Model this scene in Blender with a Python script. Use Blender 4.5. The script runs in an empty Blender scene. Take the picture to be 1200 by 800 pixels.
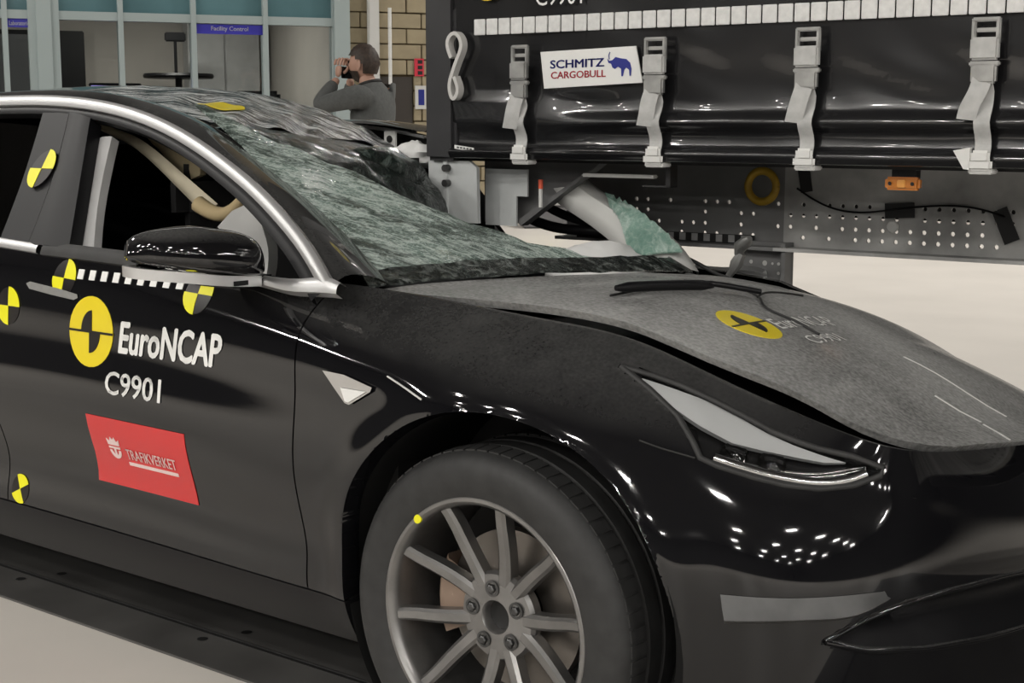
import bpy, bmesh, math, random
import numpy as np
from mathutils import Vector, Matrix, noise
from mathutils.bvhtree import BVHTree
from mathutils.geometry import delaunay_2d_cdt
random.seed(7)
scene = bpy.context.scene
C = scene.collection
PI = math.pi

# ------------------------------------------------------------------ camera, world, exposure
cam_d = bpy.data.cameras.new('camera'); cam = bpy.data.objects.new('camera', cam_d); C.objects.link(cam)
cam_d.sensor_width = 36.0; cam_d.lens = 1711.0478 / 1200 * 36; cam_d.clip_end = 200; cam_d.clip_start = 0.05
YAW, PITCH, ROLL = 0.6655, 0.1491, 0.0011
_f = Vector((-math.sin(YAW)*math.cos(PITCH), math.cos(YAW)*math.cos(PITCH), -math.sin(PITCH)))
_r = _f.cross(Vector((0, 0, 1))).normalized(); _u = _r.cross(_f)
_r2 = _r*math.cos(ROLL) + _u*math.sin(ROLL); _u2 = _u*math.cos(ROLL) - _r*math.sin(ROLL)
M4 = Matrix((_r2, _u2, -_f)).transposed().to_4x4(); M4.translation = (1.6995, -2.9679, 1.2803)
cam.matrix_world = M4
scene.camera = cam
w = bpy.data.worlds.new('hall_air'); scene.world = w; w.use_nodes = True
w.node_tree.nodes['Background'].inputs[0].default_value = (0.86, 0.95, 1.0, 1)
w.node_tree.nodes['Background'].inputs[1].default_value = 0.02
vs = scene.view_settings
vs.view_transform = 'Standard'; vs.look = 'None'; vs.gamma = 1; vs.use_curve_mapping = False
vs.exposure = 1.9
scene.render.engine = 'CYCLES'
LAMP_W = 95.0          # radiance of the hall's ceiling luminaires

# ------------------------------------------------------------------ helpers
class MB:
    """collects shapes into one mesh"""
    def __init__(s): s.v = []; s.f = []
    def add(s, vs_, fs_):
        o = len(s.v); s.v += [tuple(map(float, p)) for p in vs_]; s.f += [tuple(int(i)+o for i in f) for f in fs_]; return s
    def box(s, a, b, M=None):
        x0, y0, z0 = a; x1, y1, z1 = b
        vv = [(x0,y0,z0),(x1,y0,z0),(x1,y1,z0),(x0,y1,z0),(x0,y0,z1),(x1,y0,z1),(x1,y1,z1),(x0,y1,z1)]
        if M is not None: vv = [M @ Vector(p) for p in vv]
        return s.add(vv, [(0,3,2,1),(4,5,6,7),(0,1,5,4),(1,2,6,5),(2,3,7,6),(3,0,4,7)])
    def bbox(s, a, b, r=0.01, M=None):      # box with chamfered edges
        bm = bmesh.new(); bmesh.ops.create_cube(bm, size=1)
        for v in bm.verts: v.co = Vector([a[i] + (b[i]-a[i])*(v.co[i]+.5) for i in range(3)])
        bmesh.ops.bevel(bm, geom=bm.edges[:], offset=r, segments=2, affect='EDGES')
        bm.verts.index_update()
        vv = [v.co.copy() for v in bm.verts]
        if M is not None: vv = [M @ p for p in vv]
        s.add(vv, [[v.index for v in f.verts] for f in bm.faces]); bm.free(); return s
    def grid(s, G, close_u=False, close_v=False, flip=False):
        G = np.asarray(G, float); nu, nv = G.shape[:2]; fs = []
        for i in range(nu if close_u else nu-1):
            for j in range(nv if close_v else nv-1):
                a, b, c, d = i*nv+j, ((i+1) % nu)*nv+j, ((i+1) % nu)*nv+(j+1) % nv, i*nv+(j+1) % nv
                fs.append((a, d, c, b) if flip else (a, b, c, d))
        return s.add(G.reshape(-1, 3), fs)
    def tube(s, pts, r, n=8, caps=True):
        pts = [Vector(p) for p in pts]; R = r if hasattr(r, '__len__') else [r]*len(pts)
        rings = []; nrm = None
        for i, p in enumerate(pts):
            t = (pts[min(i+1, len(pts)-1)] - pts[max(i-1, 0)]).normalized()
            if nrm is None:
                nrm = t.cross(Vector((0, 0, 1)))
                if nrm.length < 1e-3: nrm = t.cross(Vector((1, 0, 0)))
            nrm = (nrm - t*nrm.dot(t)).normalized(); b = t.cross(nrm)
            rings.append([p + (nrm*math.cos(k*2*PI/n) + b*math.sin(k*2*PI/n))*R[i] for k in range(n)])
        o = len(s.v); s.grid(rings, close_v=True)
        if caps:
            s.f.append(tuple(o+k for k in range(n))); s.f.append(tuple(o+(len(pts)-1)*n+k for k in reversed(range(n))))
        return s
    def lathe(s, prof, n=64, axis='y', ctr=(0, 0, 0)):      # prof: (radius, along)
        G = []
        for k in range(n):
            a = k*2*PI/n; row = []
            for r, h in prof:
                if axis == 'y': row.append((ctr[0]+r*math.cos(a), ctr[1]+h, ctr[2]+r*math.sin(a)))
                elif axis == 'z': row.append((ctr[0]+r*math.cos(a), ctr[1]+r*math.sin(a), ctr[2]+h))
                else: row.append((ctr[0]+h, ctr[1]+r*math.cos(a), ctr[2]+r*math.sin(a)))
            G.append(row)
        return s.grid(G, close_u=True)
    def ribbon(s, pts, side, w, t):          # flat strap: pts path, side vector across, width, thickness
        pts = [Vector(p) for p in pts]; side = Vector(side).normalized(); G = []
        for i, p in enumerate(pts):
            d = (pts[min(i+1, len(pts)-1)] - pts[max(i-1, 0)]).normalized(); n = d.cross(side).normalized()
            G.append([p - side*w/2 + n*t/2, p + side*w/2 + n*t/2, p + side*w/2 - n*t/2, p - side*w/2 - n*t/2])
        o = len(s.v); s.grid(G, close_v=True)
        k = o + (len(pts)-1)*4
        s.f.append((o, o+1, o+2, o+3)); s.f.append((k+3, k+2, k+1, k)); return s
    def prism(s, poly, f0, f1):              # two caps from 2-D poly through f0, f1 and walls
        n = len(poly); o = len(s.v)
        s.v += [tuple(f0(*p)) for p in poly] + [tuple(f1(*p)) for p in poly]
        s.f.append(tuple(o+i for i in range(n))); s.f.append(tuple(o+n+i for i in reversed(range(n))))
        for i in range(n): s.f.append((o+i, o+n+i, o+n+(i+1) % n, o+(i+1) % n))
        return s
    def mesh(s, name, m=None, smooth=None, fix=True):
        me = bpy.data.meshes.new(name); me.from_pydata(s.v, [], s.f); me.validate()
        if fix:
            bm = bmesh.new(); bm.from_mesh(me); bmesh.ops.recalc_face_normals(bm, faces=bm.faces[:]); bm.to_mesh(me); bm.free()
        if smooth is not None:
            for p in me.polygons: p.use_smooth = True
            if smooth < 180: me.set_sharp_from_angle(angle=math.radians(smooth))
        for mm in (m if isinstance(m, (list, tuple)) else [m]):
            if mm: me.materials.append(mm)
        return me
    def obj(s, name, m, parent=None, smooth=None, fix=True):
        return link(name, s.mesh(name, m, smooth, fix), parent)

def link(name, me, parent=None):
    o = bpy.data.objects.new(name, me); C.objects.link(o)
    if parent is not None:
        o.parent = parent; o.matrix_parent_inverse = parent.matrix_world.inverted() if parent.type == 'EMPTY' else Matrix()
    return o
def tag(o, label=None, cat=None, group=None, kind=None):
    if label: o['label'] = label
    if cat: o['category'] = cat
    if group: o['group'] = group
    if kind: o['kind'] = kind
    return o
def thing(name, label, cat, loc=(0, 0, 0), rz=0, group=None):
    o = bpy.data.objects.new(name, None); C.objects.link(o)
    o.location = loc; o.rotation_euler = (0, 0, rz); o.empty_display_size = .1
    o.matrix_world = Matrix.Translation(loc) @ Matrix.Rotation(rz, 4, 'Z')
    return tag(o, label, cat, group)
def local(o, parent):                       # child whose mesh is already in the parent's own frame
    o.matrix_parent_inverse = Matrix(); return o

def nspline(t, P, q):
    """natural cubic spline through P (n,k) at knots t, evaluated at q"""
    t = np.asarray(t, float); P = np.asarray(P, float); q = np.asarray(q, float); n = len(t)
    sh = P.shape[1:]; P2 = P.reshape(n, -1); h = np.diff(t)
    A = np.zeros((n, n)); B = np.zeros_like(P2); A[0, 0] = A[-1, -1] = 1
    for i in range(1, n-1):
        A[i, i-1] = h[i-1]; A[i, i] = 2*(h[i-1]+h[i]); A[i, i+1] = h[i]
        B[i] = 6*((P2[i+1]-P2[i])/h[i] - (P2[i]-P2[i-1])/h[i-1])
    m = np.linalg.solve(A, B)
    k = np.clip(np.searchsorted(t, q, side='right')-1, 0, n-2)
    a = (t[k+1]-q)/h[k]; b = 1-a; H = h[k][:, None]; a = a[:, None]; b = b[:, None]
    r = a*P2[k] + b*P2[k+1] + ((a**3-a)*m[k] + (b**3-b)*m[k+1])*H**2/6
    return r.reshape((len(q),)+sh)
def curve(P, n, knots=None):                # smooth polyline through points, n samples
    P = np.asarray(P, float)
    t = np.concatenate([[0], np.cumsum(np.linalg.norm(np.diff(P, axis=0), axis=1))]) if knots is None else np.asarray(knots)
    return nspline(t, P, np.linspace(t[0], t[-1], n))
def polyline(P, n):
    P = np.asarray(P, float); t = np.concatenate([[0], np.cumsum(np.linalg.norm(np.diff(P, axis=0), axis=1))])
    q = np.linspace(0, t[-1], n); return np.stack([np.interp(q, t, P[:, i]) for i in range(P.shape[1])], 1)
def inside(poly, x, y):
    poly = np.asarray(poly); r = np.zeros(np.shape(x), bool); n = len(poly); j = n-1
    for i in range(n):
        xi, yi = poly[i]; xj, yj = poly[j]
        c = ((yi > y) != (yj > y)) & (x < (xj-xi)*(y-yi)/((yj-yi) if yj != yi else 1e-12)+xi); r ^= c; j = i
    return r
def polydist(poly, x, y):                   # distance to the outline of a closed polygon
    poly = np.asarray(poly, float); best = np.full(np.shape(x), 1e9)
    for i in range(len(poly)):
        a = poly[i]; b = poly[(i+1) % len(poly)]; d = b-a; L = d@d
        t = np.clip(((x-a[0])*d[0]+(y-a[1])*d[1])/L, 0, 1)
        best = np.minimum(best, np.hypot(x-a[0]-t*d[0], y-a[1]-t*d[1]))
    return best
def patch2d(poly, step):                    # triangulated fill of an outline: (points, faces)
    poly = [tuple(p) for p in poly]; out = []
    for i in range(len(poly)):
        a = Vector(poly[i]); b = Vector(poly[(i+1) % len(poly)]); n = max(1, int((b-a).length/step))
        out += [a.lerp(b, k/n) for k in range(n)]
    P = np.array(out); x0, y0 = P.min(0); x1, y1 = P.max(0)
    gx, gy = np.meshgrid(np.arange(x0, x1, step), np.arange(y0, y1, step*.87)); gx = gx + (np.arange(gx.shape[0])[:, None] % 2)*step*.5
    gx, gy = gx.ravel(), gy.ravel(); ok = inside(P, gx, gy) & (polydist(P, gx, gy) > step*.45)
    pts = [Vector((a, b)) for a, b in zip(gx[ok], gy[ok])]
    co = out + pts; ed = [(i, (i+1) % len(out)) for i in range(len(out))]
    vv, _, ff, *_ = delaunay_2d_cdt(co, ed, [], 1, 1e-6)
    return [tuple(v) for v in vv], [tuple(f) for f in ff], len(out)
def shell(MBo, vv, ff, f0, f1, nb=None):    # thin solid from a flat fill
    n = len(vv); o = len(MBo.v)
    MBo.v += [tuple(f0(*p)) for p in vv] + [tuple(f1(*p)) for p in vv]
    cnt = {}
    for f in ff:
        MBo.f.append(tuple(o+i for i in f)); MBo.f.append(tuple(o+n+i for i in reversed(f)))
        for i in range(len(f)):
            e = (f[i], f[(i+1) % len(f)])
            if (e[1], e[0]) in cnt: cnt.pop((e[1], e[0]))
            else: cnt[e] = 1
    for a, b in cnt: MBo.f.append((o+a, o+n+a, o+n+b, o+b))
    return MBo

# ------------------------------------------------------------------ materials
def nodes_of(name):
    m = bpy.data.materials.new(name); m.use_nodes = True; nt = m.node_tree
    return m, nt, nt.nodes['Principled BSDF'], nt.links
def mat(name, col, rough=.5, metal=0, coat=0, spec=.5, nscale=0, namt=0, bump=0, bscale=60, emit=None, estr=0, trans=0, ior=1.5):
    m, nt, b, L = nodes_of(name)
    b.inputs['Base Color'].default_value = (*col, 1); b.inputs['Roughness'].default_value = rough; b.inputs['Metallic'].default_value = metal
    b.inputs['Coat Weight'].default_value = coat; b.inputs['Coat Roughness'].default_value = .03; b.inputs['Specular IOR Level'].default_value = spec
    b.inputs['IOR'].default_value = ior; b.inputs['Transmission Weight'].default_value = trans
    tc = nt.nodes.new('ShaderNodeTexCoord')
    if nscale:
        n = nt.nodes.new('ShaderNodeTexNoise'); n.inputs['Scale'].default_value = nscale; n.inputs['Detail'].default_value = 6
        L.new(tc.outputs['Object'], n.inputs['Vector'])
        mr = nt.nodes.new('ShaderNodeMapRange'); mr.inputs[1].default_value = .3; mr.inputs[2].default_value = .7; mr.inputs[3].default_value = 1-namt; mr.inputs[4].default_value = 1+namt
        mx = nt.nodes.new('ShaderNodeVectorMath'); mx.operation = 'SCALE'; mx.inputs[0].default_value = col
        L.new(n.outputs['Fac'], mr.inputs[0]); L.new(mr.outputs[0], mx.inputs['Scale']); L.new(mx.outputs[0], b.inputs['Base Color'])
    if bump:
        n2 = nt.nodes.new('ShaderNodeTexNoise'); n2.inputs['Scale'].default_value = bscale; n2.inputs['Detail'].default_value = 3
        L.new(tc.outputs['Object'], n2.inputs['Vector'])
        bp = nt.nodes.new('ShaderNodeBump'); bp.inputs['Strength'].default_value = bump; bp.inputs['Distance'].default_value = .01
        L.new(n2.outputs['Fac'], bp.inputs['Height']); L.new(bp.outputs[0], b.inputs['Normal'])
    if emit: b.inputs['Emission Color'].default_value = (*emit, 1); b.inputs['Emission Strength'].default_value = estr
    return m
def glass(name, col=(1, 1, 1), rough=.0, mixt=.9):
    """thin architectural glass: mostly straight-through, with a mirror coat"""
    m, nt, b, L = nodes_of(name)
    tr = nt.nodes.new('ShaderNodeBsdfTransparent'); tr.inputs[0].default_value = (*col, 1)
    gl = nt.nodes.new('ShaderNodeBsdfGlossy'); gl.inputs['Roughness'].default_value = rough
    fr = nt.nodes.new('ShaderNodeFresnel'); fr.inputs[0].default_value = 1.5
    mx = nt.nodes.new('ShaderNodeMixShader'); L.new(fr.outputs[0], mx.inputs[0]); L.new(tr.outputs[0], mx.inputs[1]); L.new(gl.outputs[0], mx.inputs[2])
    L.new(mx.outputs[0], nt.nodes['Material Output'].inputs[0]); return m
def dusty(name, base, dust, amount, scale=3.0, rough=.12, fine=60.0, stretch=(1, 1, 1), top=None, wt=.35):
    """gloss paint with a layer of pale dust broken up by noise"""
    m, nt, b, L = nodes_of(name)
    b.inputs['Base Color'].default_value = (*base, 1); b.inputs['Roughness'].default_value = rough; b.inputs['Coat Weight'].default_value = .3; b.inputs['Coat Roughness'].default_value = .05
    tc = nt.nodes.new('ShaderNodeTexCoord'); mp = nt.nodes.new('ShaderNodeMapping'); mp.inputs['Scale'].default_value = stretch
    L.new(tc.outputs['Object'], mp.inputs[0])
    n1 = nt.nodes.new('ShaderNodeTexNoise'); n1.inputs['Scale'].default_value = scale; n1.inputs['Detail'].default_value = 8; n1.inputs['Roughness'].default_value = .65
    n2 = nt.nodes.new('ShaderNodeTexNoise'); n2.inputs['Scale'].default_value = fine; n2.inputs['Detail'].default_value = 3
    L.new(mp.outputs[0], n1.inputs['Vector']); L.new(mp.outputs[0], n2.inputs['Vector'])
    ml = nt.nodes.new('ShaderNodeMath')
    ml.operation = 'MULTIPLY_ADD'; ml.inputs[1].default_value = wt; L.new(n2.outputs[0], ml.inputs[0]); L.new(n1.outputs[0], ml.inputs[2])
    mr = nt.nodes.new('ShaderNodeMapRange'); mr.inputs[1].default_value = .27+wt*.5; mr.inputs[2].default_value = .72+wt*.65; mr.inputs[3].default_value = amount[0]; mr.inputs[4].default_value = amount[1]
    L.new(ml.outputs[0], mr.inputs[0])
    if top:
        ge = nt.nodes.new('ShaderNodeNewGeometry'); sx_ = nt.nodes.new('ShaderNodeSeparateXYZ'); L.new(ge.outputs['Normal'], sx_.inputs[0])
        tm = nt.nodes.new('ShaderNodeMapRange'); tm.inputs[1].default_value = top[0]; tm.inputs[2].default_value = top[1]; L.new(sx_.outputs[2], tm.inputs[0])
        mm = nt.nodes.new('ShaderNodeMath'); mm.operation = 'MULTIPLY'; L.new(tm.outputs[0], mm.inputs[0]); L.new(mr.outputs[0], mm.inputs[1]); mr = mm
    df = nt.nodes.new('ShaderNodeBsdfDiffuse'); df.inputs[0].default_value = (*dust, 1)
    mx = nt.nodes.new('ShaderNodeMixShader'); L.new(mr.outputs[0], mx.inputs[0]); L.new(b.outputs[0], mx.inputs[1]); L.new(df.outputs[0], mx.inputs[2])
    L.new(mx.outputs[0], nt.nodes['Material Output'].inputs[0]); return m
def cracked(name, tint, white, clear, scale=28, streak=(1, 1, 1), lo=.02, hi=.16, chip=(.5, .62), frost=.12, line=.55):
    """laminated glass crazed by impact: white-green crack lines and frosted chips between clear cells"""
    m, nt, b, L = nodes_of(name); N = nt.nodes
    tc = N.new('ShaderNodeTexCoord'); mp = N.new('ShaderNodeMapping'); mp.inputs['Scale'].default_value = streak
    L.new(tc.outputs['Object'], mp.inputs[0])
    wn = N.new('ShaderNodeTexNoise'); wn.inputs['Scale'].default_value = 9; L.new(mp.outputs[0], wn.inputs['Vector'])
    wv = N.new('ShaderNodeVectorMath'); wv.operation = 'MULTIPLY_ADD'; wv.inputs[1].default_value = (.05, .05, .05)
    L.new(wn.outputs['Color'], wv.inputs[0]); L.new(mp.outputs[0], wv.inputs[2])
    vo = N.new('ShaderNodeTexVoronoi'); vo.feature = 'DISTANCE_TO_EDGE'; vo.inputs['Scale'].default_value = scale; L.new(wv.outputs[0], vo.inputs['Vector'])
    mr = N.new('ShaderNodeMapRange'); mr.inputs[1].default_value = lo; mr.inputs[2].default_value = hi; mr.inputs[3].default_value = 1; mr.inputs[4].default_value = 0
    L.new(vo.outputs['Distance'], mr.inputs[0])
    n2 = N.new('ShaderNodeTexNoise'); n2.inputs['Scale'].default_value = 6; n2.inputs['Detail'].default_value = 7; n2.inputs['Roughness'].default_value = .7; L.new(mp.outputs[0], n2.inputs['Vector'])
    m2 = N.new('ShaderNodeMapRange'); m2.inputs[1].default_value = chip[0]; m2.inputs[2].default_value = chip[1]; m2.inputs[3].default_value = frost; m2.inputs[4].default_value = frost + (1-frost)*.85; L.new(n2.outputs[0], m2.inputs[0])
    ad = N.new('ShaderNodeMath'); ad.operation = 'MULTIPLY_ADD'; ad.use_clamp = True; L.new(mr.outputs[0], ad.inputs[0]); ad.inputs[1].default_value = line; L.new(m2.outputs[0], ad.inputs[2])
    v3 = N.new('ShaderNodeTexVoronoi'); v3.feature = 'DISTANCE_TO_EDGE'; v3.inputs['Scale'].default_value = scale*3.3; L.new(wv.outputs[0], v3.inputs['Vector'])
    m4 = N.new('ShaderNodeMapRange'); m4.inputs[1].default_value = .0; m4.inputs[2].default_value = .12; m4.inputs[3].default_value = line*.6; m4.inputs[4].default_value = 0; L.new(v3.outputs['Distance'], m4.inputs[0])
    ad2 = N.new('ShaderNodeMath'); ad2.operation = 'ADD'; ad2.use_clamp = True; L.new(ad.outputs[0], ad2.inputs[0]); L.new(m4.outputs[0], ad2.inputs[1])
    cr = N.new('ShaderNodeMix'); cr.data_type = 'RGBA'; L.new(mr.outputs[0], cr.inputs[0]); cr.inputs[6].default_value = (*tint, 1); cr.inputs[7].default_value = (*white, 1)
    df = N.new('ShaderNodeBsdfDiffuse'); L.new(cr.outputs[2], df.inputs[0])
    tr = N.new('ShaderNodeBsdfTransparent'); tr.inputs[0].default_value = (*clear, 1)
    mx = N.new('ShaderNodeMixShader'); L.new(ad2.outputs[0], mx.inputs[0]); L.new(tr.outputs[0], mx.inputs[1]); L.new(df.outputs[0], mx.inputs[2])
    bp = N.new('ShaderNodeBump'); bp.inputs['Strength'].default_value = .7; bp.inputs['Distance'].default_value = .01; L.new(n2.outputs[0], bp.inputs['Height'])
    gl = N.new('ShaderNodeBsdfGlossy'); gl.inputs['Roughness'].default_value = .08; L.new(bp.outputs[0], gl.inputs['Normal'])
    fr = N.new('ShaderNodeFresnel'); fr.inputs[0].default_value = 1.5; L.new(bp.outputs[0], fr.inputs['Normal'])
    m3 = N.new('ShaderNodeMixShader'); L.new(fr.outputs[0], m3.inputs[0]); L.new(mx.outputs[0], m3.inputs[1]); L.new(gl.outputs[0], m3.inputs[2])
    L.new(m3.outputs[0], N['Material Output'].inputs[0]); return m

def shatter(name, dark, mid, white, clear, op=(.25, .95), blot=(.38, .62), strk=(.46, .62), rot=-28, sc=(.5, 2.2, 1.2), s1=5, s2=22, lines=.25, gloss=.10, transl=.0, chipw=.35):
    """crazed glass: streaks of crushed white-green glass and darker clear patches, glinting on its broken faces"""
    m, nt, b, L = nodes_of(name); N = nt.nodes
    tc = N.new('ShaderNodeTexCoord'); m1 = N.new('ShaderNodeMapping'); m1.inputs['Rotation'].default_value = (0, 0, math.radians(rot)); L.new(tc.outputs['Object'], m1.inputs[0])
    m2 = N.new('ShaderNodeMapping'); m2.inputs['Scale'].default_value = sc; L.new(m1.outputs[0], m2.inputs[0])
    def nz(sc_, det, dist, src):
        n = N.new('ShaderNodeTexNoise'); n.inputs['Scale'].default_value = sc_; n.inputs['Detail'].default_value = det; n.inputs['Roughness'].default_value = .62; n.inputs['Distortion'].default_value = dist; L.new(src.outputs[0], n.inputs['Vector']); return n
    def rmp(src, a, b_, c, d):
        r = N.new('ShaderNodeMapRange'); r.inputs[1].default_value = a; r.inputs[2].default_value = b_; r.inputs[3].default_value = c; r.inputs[4].default_value = d; L.new(src, r.inputs[0]); return r.outputs[0]
    def mth(op_, a, b_):
        x = N.new('ShaderNodeMath'); x.operation = op_; x.use_clamp = True
        for i, v in enumerate((a, b_)):
            if isinstance(v, float): x.inputs[i].default_value = v
            else: L.new(v, x.inputs[i])
        return x.outputs[0]
    nb_ = nz(s1, 5, .3, m2); ns_ = nz(s2, 7, 1.2, m2); nf = nz(s2*5, 3, .5, m1)
    vo = N.new('ShaderNodeTexVoronoi'); vo.feature = 'DISTANCE_TO_EDGE'; vo.inputs['Scale'].default_value = s2*2.2; L.new(m1.outputs[0], vo.inputs['Vector'])
    fb = rmp(nb_.outputs[0], *blot, 0, 1); fs = rmp(ns_.outputs[0], *strk, 0, 1); ln = rmp(vo.outputs['Distance'], 0, .09, lines, 0)
    ff_ = rmp(nf.outputs[0], .52, .68, 0, chipw)
    fac = mth('ADD', mth('MULTIPLY', fs, mth('ADD', fb, .25)), mth('ADD', mth('MULTIPLY', ln, fb), mth('MULTIPLY', ff_, fb)))
    c1 = N.new('ShaderNodeMix'); c1.data_type = 'RGBA'; L.new(fb, c1.inputs[0]); c1.inputs[6].default_value = (*dark, 1); c1.inputs[7].default_value = (*mid, 1)
    c2 = N.new('ShaderNodeMix'); c2.data_type = 'RGBA'; L.new(fac, c2.inputs[0]); L.new(c1.outputs[2], c2.inputs[6]); c2.inputs[7].default_value = (*white, 1)
    d0 = N.new('ShaderNodeBsdfDiffuse'); L.new(c2.outputs[2], d0.inputs[0]); tl = N.new('ShaderNodeBsdfTranslucent'); L.new(c2.outputs[2], tl.inputs[0])
    df = N.new('ShaderNodeMixShader'); df.inputs[0].default_value = transl; L.new(d0.outputs[0], df.inputs[1]); L.new(tl.outputs[0], df.inputs[2])
    tr = N.new('ShaderNodeBsdfTransparent'); tr.inputs[0].default_value = (*clear, 1)
    al = rmp(mth('ADD', fac, mth('MULTIPLY', fb, .5)), 0, 1, *op)
    mx = N.new('ShaderNodeMixShader'); L.new(al, mx.inputs[0]); L.new(tr.outputs[0], mx.inputs[1]); L.new(df.outputs[0], mx.inputs[2])
    bp = N.new('ShaderNodeBump'); bp.inputs['Strength'].default_value = .9; bp.inputs['Distance'].default_value = .012; L.new(ns_.outputs[0], bp.inputs['Height'])
    gl = N.new('ShaderNodeBsdfGlossy'); gl.inputs['Roughness'].default_value = gloss; L.new(bp.outputs[0], gl.inputs['Normal'])
    fr = N.new('ShaderNodeFresnel'); fr.inputs[0].default_value = 1.5; L.new(bp.outputs[0], fr.inputs['Normal'])
    m3 = N.new('ShaderNodeMixShader'); L.new(fr.outputs[0], m3.inputs[0]); L.new(mx.outputs[0], m3.inputs[1]); L.new(gl.outputs[0], m3.inputs[2])
    L.new(m3.outputs[0], N['Material Output'].inputs[0]); return m

M = dict(
    paint=dusty('black_paint', (.005, .005, .006), (.30, .30, .29), (.03, .26), 3.0, .05, 150, top=(.5, .95)),
    dust=dusty('dusty_black_paint', (.006, .006, .007), (.46, .46, .45), (.26, .98), 1.6, .2, 120, (1, 1, 1), None, .6),
    black=mat('matte_black', (.008, .008, .008), .6), rubber=mat('rubber', (.022, .022, .022), .62, nscale=30, namt=.25),
    plastic=mat('black_plastic', (.006, .006, .007), .42, spec=.25), gloss=mat('gloss_black', (.004, .004, .004), .06),
    chrome=mat('satin_chrome', (.66, .66, .66), .38, .85), rim=mat('grey_alloy', (.25, .245, .24), .33, .85, nscale=14, namt=.15),
    steel=mat('dark_steel', (.10, .10, .10), .4, .8, nscale=10, namt=.25), disc=mat('brake_disc', (.22, .2, .18), .4, .9), caliper=mat('caliper', (.28, .2, .15), .55),
    cream=mat('cream_trim', (.62, .56, .42), .75, nscale=12, namt=.1), grey=mat('grey_trim', (.42, .42, .42), .7, nscale=8, namt=.08), lgrey=mat('pale_grey_trim', (.6, .6, .58), .65),
    yellow=mat('yellow_vinyl', (.82, .78, .01), .35), yellow2=mat('golden_vinyl', (.78, .62, .02), .3), white=mat('white_vinyl', (.78, .78, .76), .35), red=mat('red_vinyl', (.62, .012, .014), .18, coat=.6),
    pale=mat('faded_print', (.8, .62, .6), .4), brown=mat('black_vinyl', (.007, .005, .005), .3),
    buckle=mat('galvanised', (.36, .36, .35), .42, .7, nscale=20, namt=.2), seat=mat('seat_fabric', (.012, .012, .013), .7),
)

# ------------------------------------------------------------------ the hall's ceiling lamps
M_LAMP = mat('lamp_diffuser', (.9, .9, .9), .5, emit=(1.0, .965, .91), estr=LAMP_W)
M_HOUSE = mat('lamp_housing', (.25, .25, .25), .5)
def ceiling_light(x, y, z=7.6, rz=0):
    t = thing('ceiling_light', 'long white ceiling lamp hanging high in the dark hall', 'ceiling lamp', (x, y, z), rz, 'rows of ceiling lamps')
    m = MB(); m.box((-.47,-.15,0),(.47,.15,.10)); local(m.obj('housing', M_HOUSE, t), t)
    m = MB(); m.add([(-.45,-.13,-.004),(.45,-.13,-.004),(.45,.13,-.004),(-.45,.13,-.004)], [(0,3,2,1)]); local(m.obj('diffuser', M_LAMP, t, fix=False), t); return t
LAMP_ROT = math.radians(59.6); L_R = math.radians(35)
_first = ceiling_light(0, 0)
def dup(root, loc, rz):
    r = root.copy(); C.objects.link(r); r.location = loc; r.rotation_euler = (0, 0, rz)
    for ch in root.children:
        c_ = ch.copy(); C.objects.link(c_); c_.parent = r
    return r
_spots = []
for i in range(9):
    for j in range(6):
        x, y = -16 + i*6.4 + (j % 2)*2.6, -27 + j*6.1
        if -9 < x < 5 and -10 < y < 5: continue            # none hang over the crash bay itself
        _spots.append((x, y))
for i in range(3):
    for j in range(2): _spots.append((-8 + i*6.0, 8.0 + j*5))
for q in ((-6.5,-8.5),(-2.5,-9.5),(-5,-12.5),(0.5,-12)): _spots.append(q)
for k, (x, y) in enumerate(_spots):
    if k == 0: _first.location = (x, y, 7.6); _first.rotation_euler = (0, 0, LAMP_ROT)
    else: dup(_first, (x, y, 7.6), LAMP_ROT)

# ================================================================== THE CAR (x forward, y to its left, z up; front axle at x = 0)
car = thing('car', 'black electric saloon car with crushed roof, shattered windscreen and crash-test markings', 'car', (-1.2, 0, 0))
def drop(x, y):                               # the wrecked body sags on its far side, most at the nose
    a = .09 + .115*np.clip((np.asarray(x, float)+.25)/.6, 0, 1)
    return a*np.maximum(0, (np.asarray(y, float)+.9)/1.6)**2

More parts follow.
